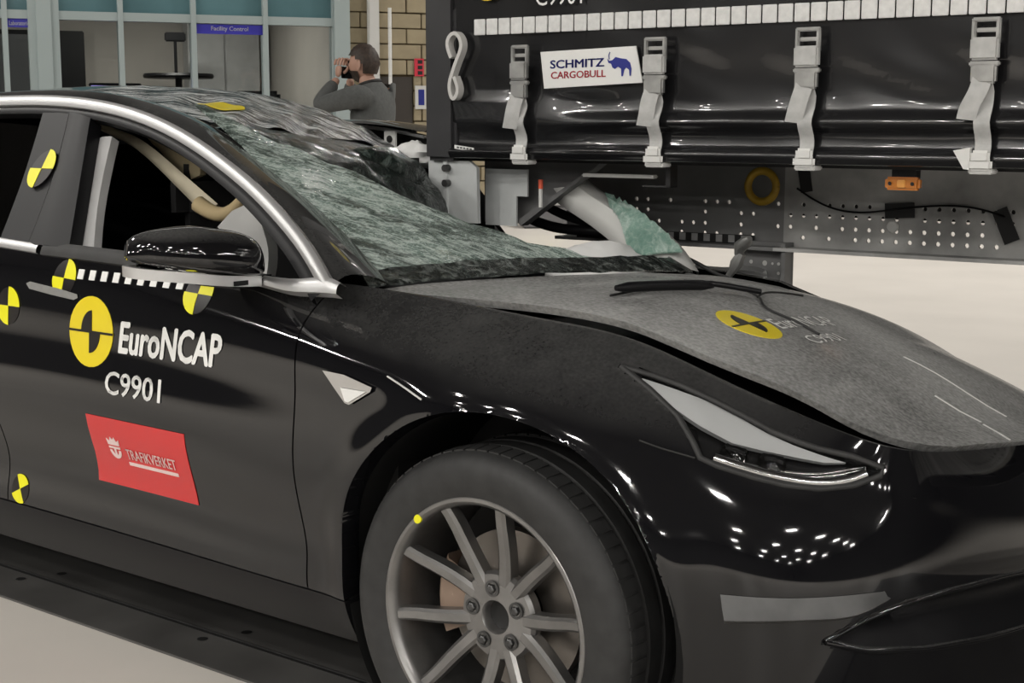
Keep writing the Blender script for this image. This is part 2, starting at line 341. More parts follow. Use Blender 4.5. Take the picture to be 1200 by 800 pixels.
#  stations tail -> nose; seven levels each: (x, half width, z)
ST = [
 [(-3.72,0,.33),(-3.74,0,.40),(-3.76,0,.50),(-3.77,0,.62),(-3.75,0,.78),(-3.72,0,.95),(-3.62,0,1.09)],
 [(-3.69,.42,.30),(-3.71,.42,.38),(-3.73,.43,.48),(-3.74,.43,.62),(-3.72,.43,.78),(-3.68,.42,.95),(-3.58,.42,1.09)],
 [(-3.58,.72,.27),(-3.60,.74,.35),(-3.62,.75,.46),(-3.62,.76,.62),(-3.60,.76,.78),(-3.57,.74,.95),(-3.48,.66,1.08)],
 [(-3.35,.80,.23),(-3.36,.85,.32),(-3.37,.87,.43),(-3.37,.89,.60),(-3.36,.88,.77),(-3.34,.85,.93),(-3.30,.74,1.07)],
 [(-2.9,.83,.20),(-2.9,.88,.31),(-2.9,.90,.43),(-2.9,.93,.60),(-2.9,.925,.76),(-2.9,.895,.91),(-2.9,.81,1.04)],
 [(-2.3,.84,.195),(-2.3,.885,.31),(-2.3,.878,.42),(-2.3,.925,.60),(-2.3,.916,.75),(-2.3,.90,.90),(-2.3,.855,1.0)],
 [(-1.57,.845,.195),(-1.57,.885,.31),(-1.57,.874,.425),(-1.57,.922,.60),(-1.57,.913,.75),(-1.57,.90,.89),(-1.57,.868,.975)],
 [(-1.0,.845,.195),(-1.0,.885,.305),(-1.0,.876,.415),(-1.0,.922,.59),(-1.0,.913,.74),(-1.0,.90,.87),(-1.0,.87,.958)],
 [(-.45,.845,.195),(-.45,.89,.30),(-.45,.893,.40),(-.45,.925,.57),(-.45,.916,.73),(-.45,.895,.855),(-.43,.80,.947)],
 [(-.2,.845,.195),(-.2,.89,.30),(-.2,.905,.42),(-.2,.93,.57),(-.2,.927,.72),(-.2,.895,.835),(-.2,.752,.927)],
 [(.02,.845,.195),(.02,.885,.30),(.02,.905,.42),(.02,.932,.57),(.02,.928,.70),(.02,.888,.815),(.02,.737,.908)],
 [(.21,.845,.195),(.21,.875,.30),(.21,.90,.42),(.21,.918,.55),(.205,.90,.675),(.20,.855,.785),(.20,.717,.887)],
 [(.42,.82,.20),(.42,.845,.30),(.42,.865,.42),(.42,.868,.54),(.405,.845,.645),(.40,.79,.738),(.395,.692,.824)],
 [(.575,.735,.20),(.59,.76,.30),(.60,.775,.42),(.595,.775,.52),(.58,.75,.61),(.57,.70,.685),(.575,.64,.757)],
 [(.69,.55,.195),(.71,.575,.30),(.735,.59,.42),(.735,.59,.52),(.72,.585,.60),(.71,.58,.66),(.70,.575,.722)],
 [(.745,.38,.19),(.775,.39,.30),(.80,.40,.42),(.80,.40,.52),(.785,.395,.60),(.768,.395,.66),(.748,.39,.708)],
 [(.785,.19,.19),(.815,.2,.30),(.835,.2,.42),(.835,.2,.52),(.815,.2,.60),(.795,.2,.657),(.772,.2,.706)],
 [(.795,0,.19),(.825,0,.30),(.845,0,.42),(.845,0,.52),(.825,0,.60),(.803,0,.656),(.782,0,.706)],
]
ST = np.array(ST)
mir = lambda s: s*np.array([1, -1, 1])
STX = np.concatenate([mir(ST[2])[None], mir(ST[1])[None], ST, mir(ST[-2])[None], mir(ST[-3])[None]])
dd = np.linalg.norm(np.diff(STX, axis=0), axis=2).mean(1)
UK = np.concatenate([[0], np.cumsum(dd)]); UK -= UK[2]
U0, U1 = UK[2], UK[-3]                          # tail centre .. nose centre
VK = np.array([0, .115, .24, .40, .545, .675, .79])
def ust(i): return UK[i+2]                      # u of station i
ARCH = [((.03, .36), .392), ((-2.86, .36), .392)]
LAMP = None
def body(uu, vv):
    """grid of near-side points (y negative) at the given u, v"""
    G = nspline(UK, STX, uu)                    # (nu, 7, 3)
    G = np.transpose(nspline(VK, np.transpose(G, (1, 0, 2)), vv), (1, 0, 2)).copy()
    # flared lips round the wheel arches
    for (cx, cz), R in ARCH:
        d = np.hypot(G[..., 0]-cx, G[..., 2]-cz); side = np.clip((G[..., 1]-.7)/.1, 0, 1)
        G[..., 1] += .010*np.exp(-((d-R)/.05)**2)*side*(G[..., 2] > .2)
    return G
# recesses pressed into the nose, outlines in (u, v)
RECESS = []
def rec_depth(U, V):
    D = np.zeros(U.shape)
    for poly, depth, edge, vtop, vbot in RECESS:        # a sharp ledge below, fading out upwards
        ins = inside(poly, U, V); d = polydist(poly, U, V); f = np.clip((vtop-V)/(vtop-vbot), 0, 1)
        D = np.maximum(D, np.where(ins, depth*np.clip(d/edge, 0, 1)*f**1.3, 0))
    return D
def panel(name, u0, u1, v0, v1, side, mtl, du=.02, dv=.02, hole=None, lip=.014, parent=None):
    nu = max(3, int(abs(u1-u0)/du)+1); nv = max(3, int(abs(v1-v0)/dv)+1)
    uu = np.linspace(u0, u1, nu); vv = np.linspace(v0, v1, nv); U, V = np.meshgrid(uu, vv, indexing='ij')
    G = body(uu, vv)
    if RECESS:
        D = rec_depth(U, V)
        if D.max() > 0:
            e = 2e-3; A = body(uu+e, vv)-G; B = body(uu, vv+e)-G
            Nn = np.cross(A, B); Nn /= np.linalg.norm(Nn, axis=2, keepdims=True)+1e-9
            cen = np.array([0, 0, .5]); sg = np.sign(np.sum(Nn*(G-cen), axis=2, keepdims=True))
            G = G - Nn*sg*D[..., None]
    keep = np.ones((nu-1, nv-1), bool)
    snapped = set()
    for (cx, cz), R in ARCH:
        d = np.hypot(G[..., 0]-cx, G[..., 2]-cz); low = (G[..., 2] < cz)
        dx = np.abs(G[..., 0]-cx)
        ins = np.where(low, dx < R, d < R) & (np.abs(G[..., 1]) > .5)
        allin = ins[:-1, :-1] & ins[1:, :-1] & ins[:-1, 1:] & ins[1:, 1:]; keep &= ~allin
        sx = np.where(low, cx+np.sign(G[..., 0]-cx)*R, cx+(G[..., 0]-cx)/np.maximum(d, 1e-6)*R)
        sz = np.where(low, G[..., 2], cz+(G[..., 2]-cz)/np.maximum(d, 1e-6)*R)
        used = np.zeros((nu, nv), bool); used[:-1, :-1] |= keep; used[1:, :-1] |= keep; used[:-1, 1:] |= keep; used[1:, 1:] |= keep
        mv = ins & used
        G[..., 0] = np.where(mv, sx, G[..., 0]); G[..., 2] = np.where(mv, sz, G[..., 2])
    if hole is not None:
        uc = (U[:-1, :-1]+U[1:, 1:])/2; vc = (V[:-1, :-1]+V[1:, 1:])/2; 
        for hp in hole: keep &= ~(inside(hp, uc, vc) | (polydist(hp, uc, vc) < .0028))
    G[..., 1] *= side                            # near: side -1
    G[..., 2] -= drop(G[..., 0], G[..., 1])
    m = MB(); idx = {}
    def vid(i, j):
        if (i, j) not in idx: idx[(i, j)] = len(m.v); m.v.append(tuple(G[i, j]))
        return idx[(i, j)]
    edges = {}
    for i in range(nu-1):
        for j in range(nv-1):
            if keep[i, j]:
                q = [(i, j), (i+1, j), (i+1, j+1), (i, j+1)]
                if side > 0: q = q[::-1]
                m.f.append(tuple(vid(*k) for k in q))
                for k in range(4):
                    e = (q[k], q[(k+1) % 4])
                    if (e[1], e[0]) in edges: edges.pop((e[1], e[0]))
                    else: edges[e] = 1
    if lip:                                      # turned-in edge all round
        inn = {}
        def lid(k):
            if k not in inn:
                p = Vector(G[k]); c = Vector((p.x*.985 if p.x > .3 else p.x, p.y*.0, .5*p.z+.25)); d = (c-p)
                far = .05 if any(abs(math.hypot(p.x-cx, p.z-cz)-R) < .004 or (p.z < cz and abs(abs(p.x-cx)-R) < .004) for (cx, cz), R in ARCH) else lip
                inn[k] = len(m.v); m.v.append(tuple(p + d.normalized()*far))
            return inn[k]
        for a, b in edges: m.f.append((vid(*b), vid(*a), lid(a), lid(b)))
    return m.obj(name, mtl, parent or car, smooth=50, fix=False)
INTAKE = [(5.03,.215),(5.10,.262),(5.17,.295),(5.26,.312),(5.40,.322),(5.58,.326),(5.78,.327),(5.78,.185),(5.60,.180),(5.40,.174),(5.22,.178),(5.10,.192)]
LAMP = [(4.607,.746),(4.673,.750),(4.729,.752),(4.797,.749),(4.846,.744),(4.904,.735),(4.951,.734),(4.99,.735),(5.059,.741),(5.129,.728),(5.125,.702),(5.074,.661),(5.014,.634),(4.955,.625),(4.898,.624),(4.839,.626),(4.808,.632),(4.787,.661),(4.747,.699),(4.679,.727)]
HOLES = [LAMP, INTAKE]
g = .0022
V_S = .118                                     # top of the sill
UD0, UD1, UF = ust(6)-.02, ust(8)-.03, 4.70     # door and wing seams
nearP = []
for side, wd in ((-1, 'near'), (1, 'far')):
    P = []
    P.append(panel('rear_quarter_panel', U0, ust(5)-.42, 0, VK[-1], side, M['paint'], .03, .025))
    P.append(panel('rear_door', ust(5)-.42+g, UD0-g, V_S+g, VK[-1], side, M['paint'], .03, .02))
    P.append(panel('front_door', UD0+g, UD1-g, V_S+g, VK[-1], side, M['paint'], .02, .014))
    P.append(panel('side_sill', ust(5)-.42+g, UD1+.16, 0, V_S-g, side, M['plastic'], .03, .012))
    P.append(panel('front_wing', UD1+g, UF, V_S+g, VK[-1], side, M['paint'], .006, .006, hole=HOLES))
    P.append(panel('bumper', UF, U1, 0, VK[-1], side, M['paint'], .006, .006, hole=HOLES))
    if side < 0: nearP = P
    P[0]['label'] = P[0].get('label', '') or 'rear quarter panel'
    del P[0]['label']
def bvh_of(obs):
    vv, ff = [], []
    for o in obs:
        k = len(vv); vv += [v.co.copy() for v in o.data.vertices]; ff += [tuple(i+k for i in p.vertices) for p in o.data.polygons]
    return BVHTree.FromPolygons(vv, ff)
# uncut near-side skin to drape things on
_uu = np.linspace(U0, U1, 420); _vv = np.linspace(0, VK[-1], 90); _G = body(_uu, _vv); _G[..., 1] *= -1; _G[..., 2] -= drop(_G[..., 0], _G[..., 1])
_m = MB().grid(_G); SKIN = BVHTree.FromPolygons([Vector(p) for p in _m.v], _m.f)
def on_side(x, z, off=.0):
    h = SKIN.ray_cast(Vector((x, -2, z)), Vector((0, 1, 0)))
    if h[0] is None: return Vector((x, -.9, z))
    n = h[1] if h[1].y < 0 else -h[1]
    return h[0] + n*off
def uvp(u, v, off=0., side=-1):               # point on the skin at (u, v), pushed out
    e = 2e-3; A = body(np.array([u-e, u, u+e]), np.array([v-e, v, v+e])); p = A[1, 1]
    n = np.cross(A[2, 1]-A[0, 1], A[1, 2]-A[1, 0]); n /= np.linalg.norm(n)
    if n @ (p - np.array([0, 0, .5])) < 0: n = -n
    p = p + n*off; q = [p[0], p[1]*side, p[2]]; q[2] -= float(drop(q[0], q[1])); return Vector(q)

# ---- bonnet: its near edge has sprung up
HW = np.array([(-.34,.742),(-.144,.73),(.06,.72),(.217,.70),(.281,.695),(.356,.685),(.424,.67),(.543,.635),(.642,.60),(.70,.572),(.76,.53)])
HZ = np.array([(-.36,.930),(-.144,.929),(.06,.925),(.217,.904),(.281,.886),(.356,.862),(.424,.840),(.543,.796),(.642,.744),(.70,.722),(.745,.714),(.80,.706)])
_hzx = np.linspace(-.36, .8, 200); _hz = nspline(HZ[:, 0], HZ[:, 1:], _hzx)[:, 0]
def hood_z(x, y):
    W_ = np.interp(x, HW[:, 0], HW[:, 1]); z = np.interp(x, _hzx, _hz)
    crown = np.interp(x, [-.36, 0, .4, .7, .8], [.020, .035, .035, .012, .0])
    return z - (drop(x, y)-drop(x, -.7)) - .015*np.clip((y+.7)/1.4, 0, 1) + crown*(1-np.minimum(1, (y/W_)**2))
def hood_rear(y): return -.215 - .30*y*y
def hood_front(y): return .776 - .20*y*y - 1.1*np.maximum(0, np.abs(y)-.48)**2
ns, ntt = 61, 61; G = np.zeros((ntt, ns, 3))
for i, t in enumerate(np.linspace(0, 1, ntt)):
    for j, s in enumerate(np.linspace(-1, 1, ns)):
        y = s*.7
        for _ in range(12):
            x = hood_rear(y)*(1-t) + hood_front(y)*t
            W_ = np.interp(x, HW[:, 0], HW[:, 1])
            W_ -= .10*max(0, (t-.90)/.10)**2.2*1.0           # rounded front corners
            y = s*W_
        G[i, j] = (x, y, 0)
for i in range(ntt):
    for j in range(ns):
        x, y = G[i, j, :2]; G[i, j, 2] = hood_z(x, y) + .004*noise.noise(Vector((x*3, y*3, 1)))*(1-abs(y))
m = MB().grid(G)
e0 = [(i, 0) for i in range(ntt)] + [(ntt-1, j) for j in range(1, ns)] + [(i, ns-1) for i in range(ntt-2, -1, -1)]
ring = [G[k] for k in e0]; o = len(m.v)
low = [tuple(np.array(p)*np.array([1, 1, 1]) + np.array([-.012*np.sign(p[0]-.3)*(abs(p[0]-.3) > .4), -.012*np.sign(p[1])*(abs(p[1]) > .3), -.016])) for p in ring]
m.v += [tuple(p) for p in ring] + low; n_ = len(ring)
for i in range(n_-1): m.f.append((o+i, o+i+1, o+n_+i+1, o+n_+i))
hood = m.obj('bonnet', M['dust'], car, smooth=40)
def on_hood(x, y, off=.0015): return Vector((x, y, float(hood_z(x, y)) + off))
# dark bay under the bonnet gap
m = MB()
for i in range(24):
    pass
G2 = [[(x, s*(float(np.interp(x, HW[:, 0], HW[:, 1]))+.02), float(np.interp(x, _hzx, _hz)) - .085 - float(drop(x, s*.7))) for s in np.linspace(-1, 1, 9)] for x in np.linspace(-.42, .72, 14)]
MB().grid(G2).obj('engine_bay_tray', M['black'], car, smooth=60)
# scuttle panel between bonnet and windscreen
# ---- greenhouse plane: leaning side of the cabin, y from z (near side)
def gh_y(z): return -.885 + .62*(z-.94)
def ghn(x, z, off=0.): return Vector((x, gh_y(z) - .85*off, z + .53*off))
def ghf(x, z, off=0.):                         # far side twin, leaned down
    y = -(gh_y(z) - .85*off); zz = z + .53*off - float(drop(x, y)); return Vector((x, y, zz))
CHR_O = [(-3.1,1.10),(-2.75,1.215),(-2.4,1.295),(-2.1,1.338),(-1.922,1.343),(-1.724,1.344),(-1.534,1.336),(-1.342,1.315),(-1.15,1.277),(-.952,1.219),(-.853,1.184),(-.747,1.143),(-.621,1.086),(-.49,1.016),(-.403,.958)]
def offset_in(P, d):
    P = np.array(P); T = np.gradient(P, axis=0); T /= np.linalg.norm(T, axis=1, keepdims=True); return P + np.stack([T[:, 1], -T[:, 0]], 1)*d
def resample(P, n): return curve(P, n)
N_ = 70
co = resample(CHR_O, N_); ci = offset_in(co, .026); cf = offset_in(co, .045); cf[-22:] += np.linspace(0, 1, 22)[:, None]*np.array([-.012, -.004])
def band(name, A, B, mtl, F, o0, o1, crown=0., flip=False, parent=None):
    """strip between two (x, z) polylines on the cabin side, o0 inner .. o1 outer face"""
    G = []
    for a, b in zip(A, B):
        row = [F(a[0], a[1], o0)]
        for k in np.linspace(0, 1, 5): row.append(F(a[0]+(b[0]-a[0])*k, a[1]+(b[1]-a[1])*k, o1 + crown*math.sin(k*PI)))
        row.append(F(b[0], b[1], o0)); G.append(row)
    return MB().grid(G).obj(name, mtl, parent or car, smooth=35)
# window openings (x, z), near side
FD = [(-1.285,.972),(-1.10,.968),(-.90,.963),(-.70,.957),(-.47,.948),(-.508,.975),(-.584,1.015),(-.703,1.079),(-.863,1.146),(-1.0,1.196),(-1.102,1.227),(-1.22,1.256),(-1.339,1.274),(-1.40,1.280)]
for F, nm in ((ghn, 'near'), (ghf, 'far')):
    far = nm == 'far'
    last = N_ if not far else 40
    band('window_trim', co[:last], ci[:last], M['chrome'], F, -.01, .012, .005)
    band('door_frame', ci[:last], cf[:last], M['plastic'], F, -.02, .004, .003)
    # belt trim
    bt = curve([(-2.9,1.0),(-2.3,1.003),(-1.60,.985),(-1.42,.978)], 16); band('belt_trim', bt, bt+np.array([0,-.020]), M['chrome'], F, -.01, .010, .004)
    bt = curve([(-1.40,.985),(-1.2,.982),(-1.0,.978),(-.86,.975)], 14); band('window_seal', bt, bt+np.array([0,-.030]), M['rubber'], F, -.015, .010, .004)
    bt = curve([(-.93,.962),(-.75,.957),(-.60,.955),(-.48,.956),(-.405,.962),(-.372,.955)], 20)
    wdt = np.array([.012]*9 + list(np.linspace(.012,.03,9)) + [.028,.022]); bt2 = bt.copy(); bt2[:, 1] -= wdt
    band('belt_trim', bt, bt2, M['chrome'], F, -.01, .012, .005)
    # B pillar, two overlapping pieces (rear door edge, front door edge)
    bl = curve([(-1.60,.98),(-1.625,1.12),(-1.68,1.30)], 8); bm_ = curve([(-1.475,.975),(-1.50,1.12),(-1.565,1.30)], 8); br = curve([(-1.30,.975),(-1.375,1.12),(-1.46,1.285)], 8)
    band('pillar_cover', bl, bm_, M['plastic'], F, -.03, .006); band('pillar_cover', bm_+np.array([.006, 0]), br, M['gloss'] if False else M['plastic'], F, -.03, .009, .006)
    # rear C pillar
    cl = curve([(-2.95,1.0),(-3.0,1.06),(-3.08,1.12)], 6); cr = curve([(-2.55,1.0),(-2.66,1.12),(-2.80,1.20)], 6)
    band('pillar_panel', cl, cr, M['paint'], F, -.03, .004)
    # pale grey pillar trim seen through the front window
    tl_ = curve([(-1.345,.972),(-1.395,1.08),(-1.465,1.255)], 8); tr_ = curve([(-1.255,.972),(-1.325,1.08),(-1.405,1.262)], 8)
    band('pillar_trim', tl_, tr_, M['grey'], F, -.06, -.035, .004)
    # rear side glass
    vv, ff, nb = patch2d([(-2.62,1.0),(-1.615,.985),(-1.64,1.12),(-1.70,1.275),(-2.0,1.29),(-2.4,1.24)], .15)
    shell(MB(), vv, ff, lambda x, z: F(x, z, -.012), lambda x, z: F(x, z, -.016)).obj('rear_door_glass', None, car).data.materials.append(M.setdefault('tint', glass('tinted_glass', (.10, .11, .11))))
# black roof rail / windscreen pillar: loft from chrome to the glass edge
RE = [(-3.0,-.52,1.15),(-2.7,-.53,1.26),(-2.4,-.54,1.335),(-2.055,-.55,1.351),(-1.696,-.53,1.358),(-1.308,-.545,1.316),(-1.115,-.558,1.262),(-.888,-.602,1.172),(-.70,-.645,1.093),(-.532,-.695,1.016),(-.393,-.748,.952)]
re_ = curve(RE, N_)
# re-space the rail edge so that rows face each other
ks = np.linspace(0, N_-1, N_); re_x = []
for i in range(N_):
    xw = co[i][0] + (.02 if co[i][0] > -1.3 else .0); j = int(np.argmin(np.abs(re_[:, 0]-min(xw, -.40)))); re_x.append(j)
re_m = np.array([[np.interp(co[i][0], re_[:, 0], re_[:, k]) for k in range(3)] for i in range(N_)])
re_m[:, 0] = np.minimum(co[:, 0], -.40)
for side in (-1, 1):
    G = []
    for i in range(N_ if side < 0 else 44):
        a = ghn(co[i][0], co[i][1], -.004); b = Vector(re_m[i]); row = []
        out = Vector((0, -.75, .65))
        for k in np.linspace(0, 1, 7):
            p = a.lerp(b, k) + out*.022*math.sin(PI*k)
            row.append(p)
        row.append(b + Vector((0, .03, -.012)))
        if side > 0: row = [Vector((p.x, -p.y, p.z - float(drop(p.x, abs(p.y))))) for p in row]
        G.append(row)
    MB().grid(G).obj('roof_rail', M['paint'], car, smooth=60)
# ================================================================== broken glass, roof, cabin
M['screen'] = shatter('crazed_windscreen', (.07, .10, .085), (.40, .55, .48), (.80, .90, .85), (.70, .78, .73), (.18, .94), (.30, .58), (.44, .64), s1=4, s2=30, lines=.45, transl=.35, chipw=.75)
M['frit'] = shatter('crazed_black_border', (.006, .008, .007), (.015, .02, .018), (.30, .33, .31), (.02, .02, .02), (.9, 1), (.40, .66), (.50, .70), 0, (1.2, 1.2, 1.2), 6, 20, .15)
M['roofglass'] = shatter('crazed_roof_glass', (.006, .008, .008), (.02, .024, .024), (.74, .76, .75), (.01, .01, .01), (.97, 1), (.36, .56), (.46, .60), -58, (.45, 2.6, 1), 4, 13, .12, .16)
M['fold'] = shatter('crumpled_dark_glass', (.005, .010, .008), (.02, .032, .027), (.30, .36, .33), (.01, .01, .01), (.98, 1), (.45, .75), (.52, .75), 0, (1, 1, 1), 6, 16, .1, .2)
M['green'] = shatter('green_glass_rim', (.26, .46, .38), (.40, .62, .53), (.74, .86, .80), (.6, .85, .75), (.75, .98), (.3, .6), (.45, .7), 0, (1, 1, 1), 8, 24, .2, transl=.4)
def screen_z(x, y):
    if y <= 0: xb = -.22-.45*y*y; zb = .925-.03*y
    else: xb = -.22-.68*y*y; zb = .925-.108*y
    return zb + .45*(xb-x)
def wrinkle(x, y, a, s=9): return a*noise.noise(Vector((x*s, y*s*2.2, 3.1))) + a*.5*noise.noise(Vector((x*s*3, y*s*5, 7.7)))
cowl = [(-.43,-.742),(-.40,-.66),(-.335,-.5),(-.27,-.3),(-.232,-.13),(-.22,0),(-.236,.15),(-.29,.32),(-.377,.48),(-.50,.645)]
frit_top = [(-.555,.625),(-.445,.47),(-.352,.31),(-.305,.15),(-.287,0),(-.293,-.12),(-.335,-.30),(-.392,-.49),(-.45,-.64),(-.475,-.72)]
torn = [(-.293,-.12),(-.349,-.19),(-.42,-.262),(-.54,-.335),(-.647,-.385),(-.749,-.410),(-.84,-.445),(-.926,-.475),(-1.007,-.51),(-1.12,-.53),(-1.20,-.553)]
apil = [(-1.191,-.56),(-1.115,-.566),(-1.0,-.588),(-.888,-.610),(-.79,-.632),(-.70,-.653),(-.60,-.680),(-.532,-.703),(-.475,-.728)]
def sheet(name, poly, zf, mtl, step, th=.004, amp=.004, parent=None):
    vv, ff, nb = patch2d(poly, step); m = MB()
    F = lambda x, y, o: Vector((x, y, zf(x, y) + wrinkle(x, y, amp) + o))
    shell(m, vv, ff, lambda x, y: F(x, y, th), lambda x, y: F(x, y, 0)); return m.obj(name, mtl, parent or car, smooth=60)
low_fr = [tuple(p) for p in curve(frit_top, 40)]
i0 = min(range(40), key=lambda i: abs(low_fr[i][1]+.12))
ws = sheet('windscreen', [tuple(p) for p in curve(torn, 40)] + [tuple(p) for p in curve(apil, 16)] + low_fr[::-1][:40-i0], screen_z, M['screen'], .028, amp=.007)
ws['label'] = 'crazed green windscreen glass torn away along its far edge'
frit = sheet('windscreen_border', [tuple(p) for p in curve(cowl, 40)] + low_fr, screen_z, M['frit'], .03, amp=.005)
# scuttle between bonnet and screen: dusty plastic
m = MB(); G = []
cw = curve(cowl, 40)
for x, y in cw:
    hx = hood_rear(y)
    G.append([(x-.05, y, screen_z(x, y)-.03), (x, y, screen_z(x, y)-.004), (x*.5+hx*.5+.004, y, screen_z(x, y)*.5+.5*float(hood_z(hx, y))-.006), (hx+.02, y, float(hood_z(hx, y))-.008), (hx+.05, y, float(hood_z(hx+.05, y))-.05)])
m.grid(G).obj('scuttle_panel', M['dust'], car, smooth=60)
# roof: pushed back and crumpled
RN = [[(-1.165,-.535,1.279),(-1.24,-.25,1.262),(-1.313,0,1.238),(-1.334,.2,1.217),(-1.312,.40,1.150)],
      [(-1.38,-.552,1.322),(-1.42,-.2,1.322),(-1.48,.05,1.306),(-1.52,.3,1.265),(-1.50,.50,1.205)],
      [(-1.70,-.545,1.349),(-1.70,-.2,1.372),(-1.72,.1,1.362),(-1.78,.35,1.337),(-1.845,.55,1.300)],
      [(-2.4,-.545,1.330),(-2.4,-.2,1.352),(-2.4,.1,1.345),(-2.4,.35,1.325),(-2.4,.56,1.285)],
      [(-3.1,-.52,1.10),(-3.1,-.2,1.12),(-3.1,.1,1.115),(-3.1,.35,1.10),(-3.1,.53,1.06)]]
RN = np.array(RN); uk = [0,.22,.55,1.25,1.95]; vk = [0,.3,.58,.82,1.04]
uu = np.concatenate([np.linspace(0,.7,60), np.linspace(.72,1.95,26)]); vv_ = np.linspace(0,1.04,64)
G = nspline(uk, RN, uu); G = np.transpose(nspline(vk, np.transpose(G,(1,0,2)), vv_),(1,0,2))
for i in range(G.shape[0]):
    for j in range(G.shape[1]):
        x, y, z = G[i, j]; a = np.clip(1.4-uu[i]*1.6, 0, 1)*np.clip(j/8, 0, 1)
        G[i, j, 2] += a*(.020*noise.noise(Vector((x*5+y*2, y*5, 2))) + .012*noise.noise(Vector((x*16+y*9, y*6, 5))) + .022*abs(noise.noise(Vector((x*8+y*6, y*3, 9)))) - .004)
split = 60
roof = MB().grid(G[:split]).obj('roof_glass', M['roofglass'], car, smooth=60); roof['label'] = 'crazed crumpled front of the glass roof'
MB().grid(G[split-1:]).obj('rear_screen', M['gloss'], car, smooth=60)
# folded header: dark crumpled flap under the front edge of the roof
top = curve(RN[0]+np.array([0,0,-.004]), 30); bot = curve([(-1.02,-.525,1.215),(-1.0,-.40,1.16),(-.99,-.25,1.105),(-1.0,-.1,1.05),(-1.05,.1,1.0),(-1.12,.30,.97),(-1.25,.46,.95)], 30)
G = []
for k in np.linspace(0, 1, 22):
    row = []
    for i in range(30):
        p = top[i]*(1-k)+bot[i]*k; b = math.sin(PI*k)
        p = p + np.array([.05*b, 0, .02*b]) + np.array([1, .2, .6])*(.03*b*noise.noise(Vector((p[0]*7, p[1]*9, p[2]*9))) + .012*b*noise.noise(Vector((p[0]*20, p[1]*26, p[2]*30))))
        row.append(p)
    G.append(row)
MB().grid(G).obj('folded_header', M['fold'], car, smooth=50)
m = MB(); G = []
for i, a in enumerate(np.linspace(0, 1, 24)):                       # rolled end of the header beside the trailer
    c = np.array([-1.22,.0,1.155])*(1-a) + np.array([-1.22,.31,1.125])*a; r = .015+.055*math.sin(PI*min(1, .15+a*.8))
    G.append([c + np.array([r*math.cos(t)*.9, 0, r*math.sin(t)])*(1+.22*noise.noise(Vector((math.cos(t)*2, math.sin(t)*2, a*5)))) for t in np.linspace(0, 2*PI, 25)[:-1]])
m.grid(G, close_v=True).obj('header_roll', M['fold'], car, smooth=70)
# roof sticker (roundel bent over the roof, mostly bare yellow from here)
def on_grid(vv, ff, F, name, mtl, parent, o0=.0006, o1=.002):
    m = MB(); shell(m, vv, ff, lambda x, y: F(x, y, o1), lambda x, y: F(x, y, o0)); return m.obj(name, mtl, parent, smooth=60)
ROOFB = BVHTree.FromPolygons([v.co for v in roof.data.vertices], [tuple(p.vertices) for p in roof.data.polygons])
def on_roof(x, y, off=.002):
    h = ROOFB.ray_cast(Vector((x, y, 2)), Vector((0, 0, -1))); return (h[0] if h[0] is not None else Vector((x, y, 1.34))) + Vector((0, 0, off))
disc = lambda cx, cy, rx, ry=None, n=32, a0=0, a1=2*PI: [(cx+rx*math.cos(a0+(a1-a0)*k/n), cy+(ry or rx)*math.sin(a0+(a1-a0)*k/n)) for k in range(n)]
vv, ff, nb = patch2d(disc(-1.40,-.30,.075,.055), .02); on_grid(vv, ff, lambda x, y, o: on_roof(x, y, o+.003), 'roof_sticker', M['yellow2'], roof)
# far windscreen pillar, bent inwards, with a green rim of laminated glass
po = curve([(-.88,.66,1.125),(-.84,.64,1.106),(-.741,.64,1.05),(-.626,.64,.997),(-.508,.64,.923),(-.455,.645,.856)], 24)
pi_ = curve([(-.96,.58,1.11),(-.908,.56,1.081),(-.783,.56,1.015),(-.676,.56,.95),(-.61,.56,.899),(-.572,.575,.853)], 24)
G = []
for a, b in zip(po, pi_):
    mid = (a+b)/2 + np.array([.02, -.03, .012]); G.append([a + np.array([-.03, .05, -.02]), a, a*.7+mid*.3 + np.array([.004,-.006,.004]), mid, b*.7+mid*.3, b, b + np.array([-.03, .03, -.03])])
farp = MB().grid(G).obj('windscreen_pillar', M['lgrey'], car, smooth=60); farp['label'] = 'pale bare windscreen pillar on the far side'
go = curve([(-.74,.60,1.075),(-.66,.60,1.046),(-.59,.60,1.008),(-.518,.60,.96),(-.47,.60,.917)], 30); gi = curve([(-.713,.585,1.041),(-.675,.575,1.01),(-.648,.565,.965),(-.63,.56,.925),(-.62,.56,.899)], 30)
G = []
for i, (a, b) in enumerate(zip(go, gi)):
    j = .010*noise.noise(Vector((i*.9, 1, 2)))
    G.append([a + np.array([0,-.02,.003]) + np.array([0,0,j]), (a*.5+b*.5) + np.array([.012,-.035,.006]), b + np.array([0,-.02, j])])
m = MB().grid(G); m2 = MB().grid(np.array(G)+np.array([-.003,.004,-.004])); m.add(m2.v, m2.f); m.obj('glass_rim', M['green'], farp, smooth=60)
# bent frame of the far door window
for P, r in (([(-1.14,.68,1.06),(-1.09,.68,1.045),(-.996,.68,1.009),(-.915,.68,.986),(-.82,.68,.974),(-.66,.68,.955)], .014), ([(-1.23,.68,1.035),(-1.171,.68,1.01),(-1.079,.68,.976),(-.996,.68,.958),(-.835,.68,.953),(-.66,.68,.945)], .016)):
    MB().tube(curve(P, 20), r, 10).obj('bent_window_frame', M['plastic'], car, smooth=60)
m = MB(); m.grid([[(-1.12, .70, .72), (-1.12, .69, .868)], [(-.6, .70, .72), (-.6, .69, .878)]]); m.grid([[(-.92,.69,.93),(-.90,.685,.99)],[(-.62,.69,.93),(-.64,.685,.965)]]); m.obj('door_top', M['plastic'], car)
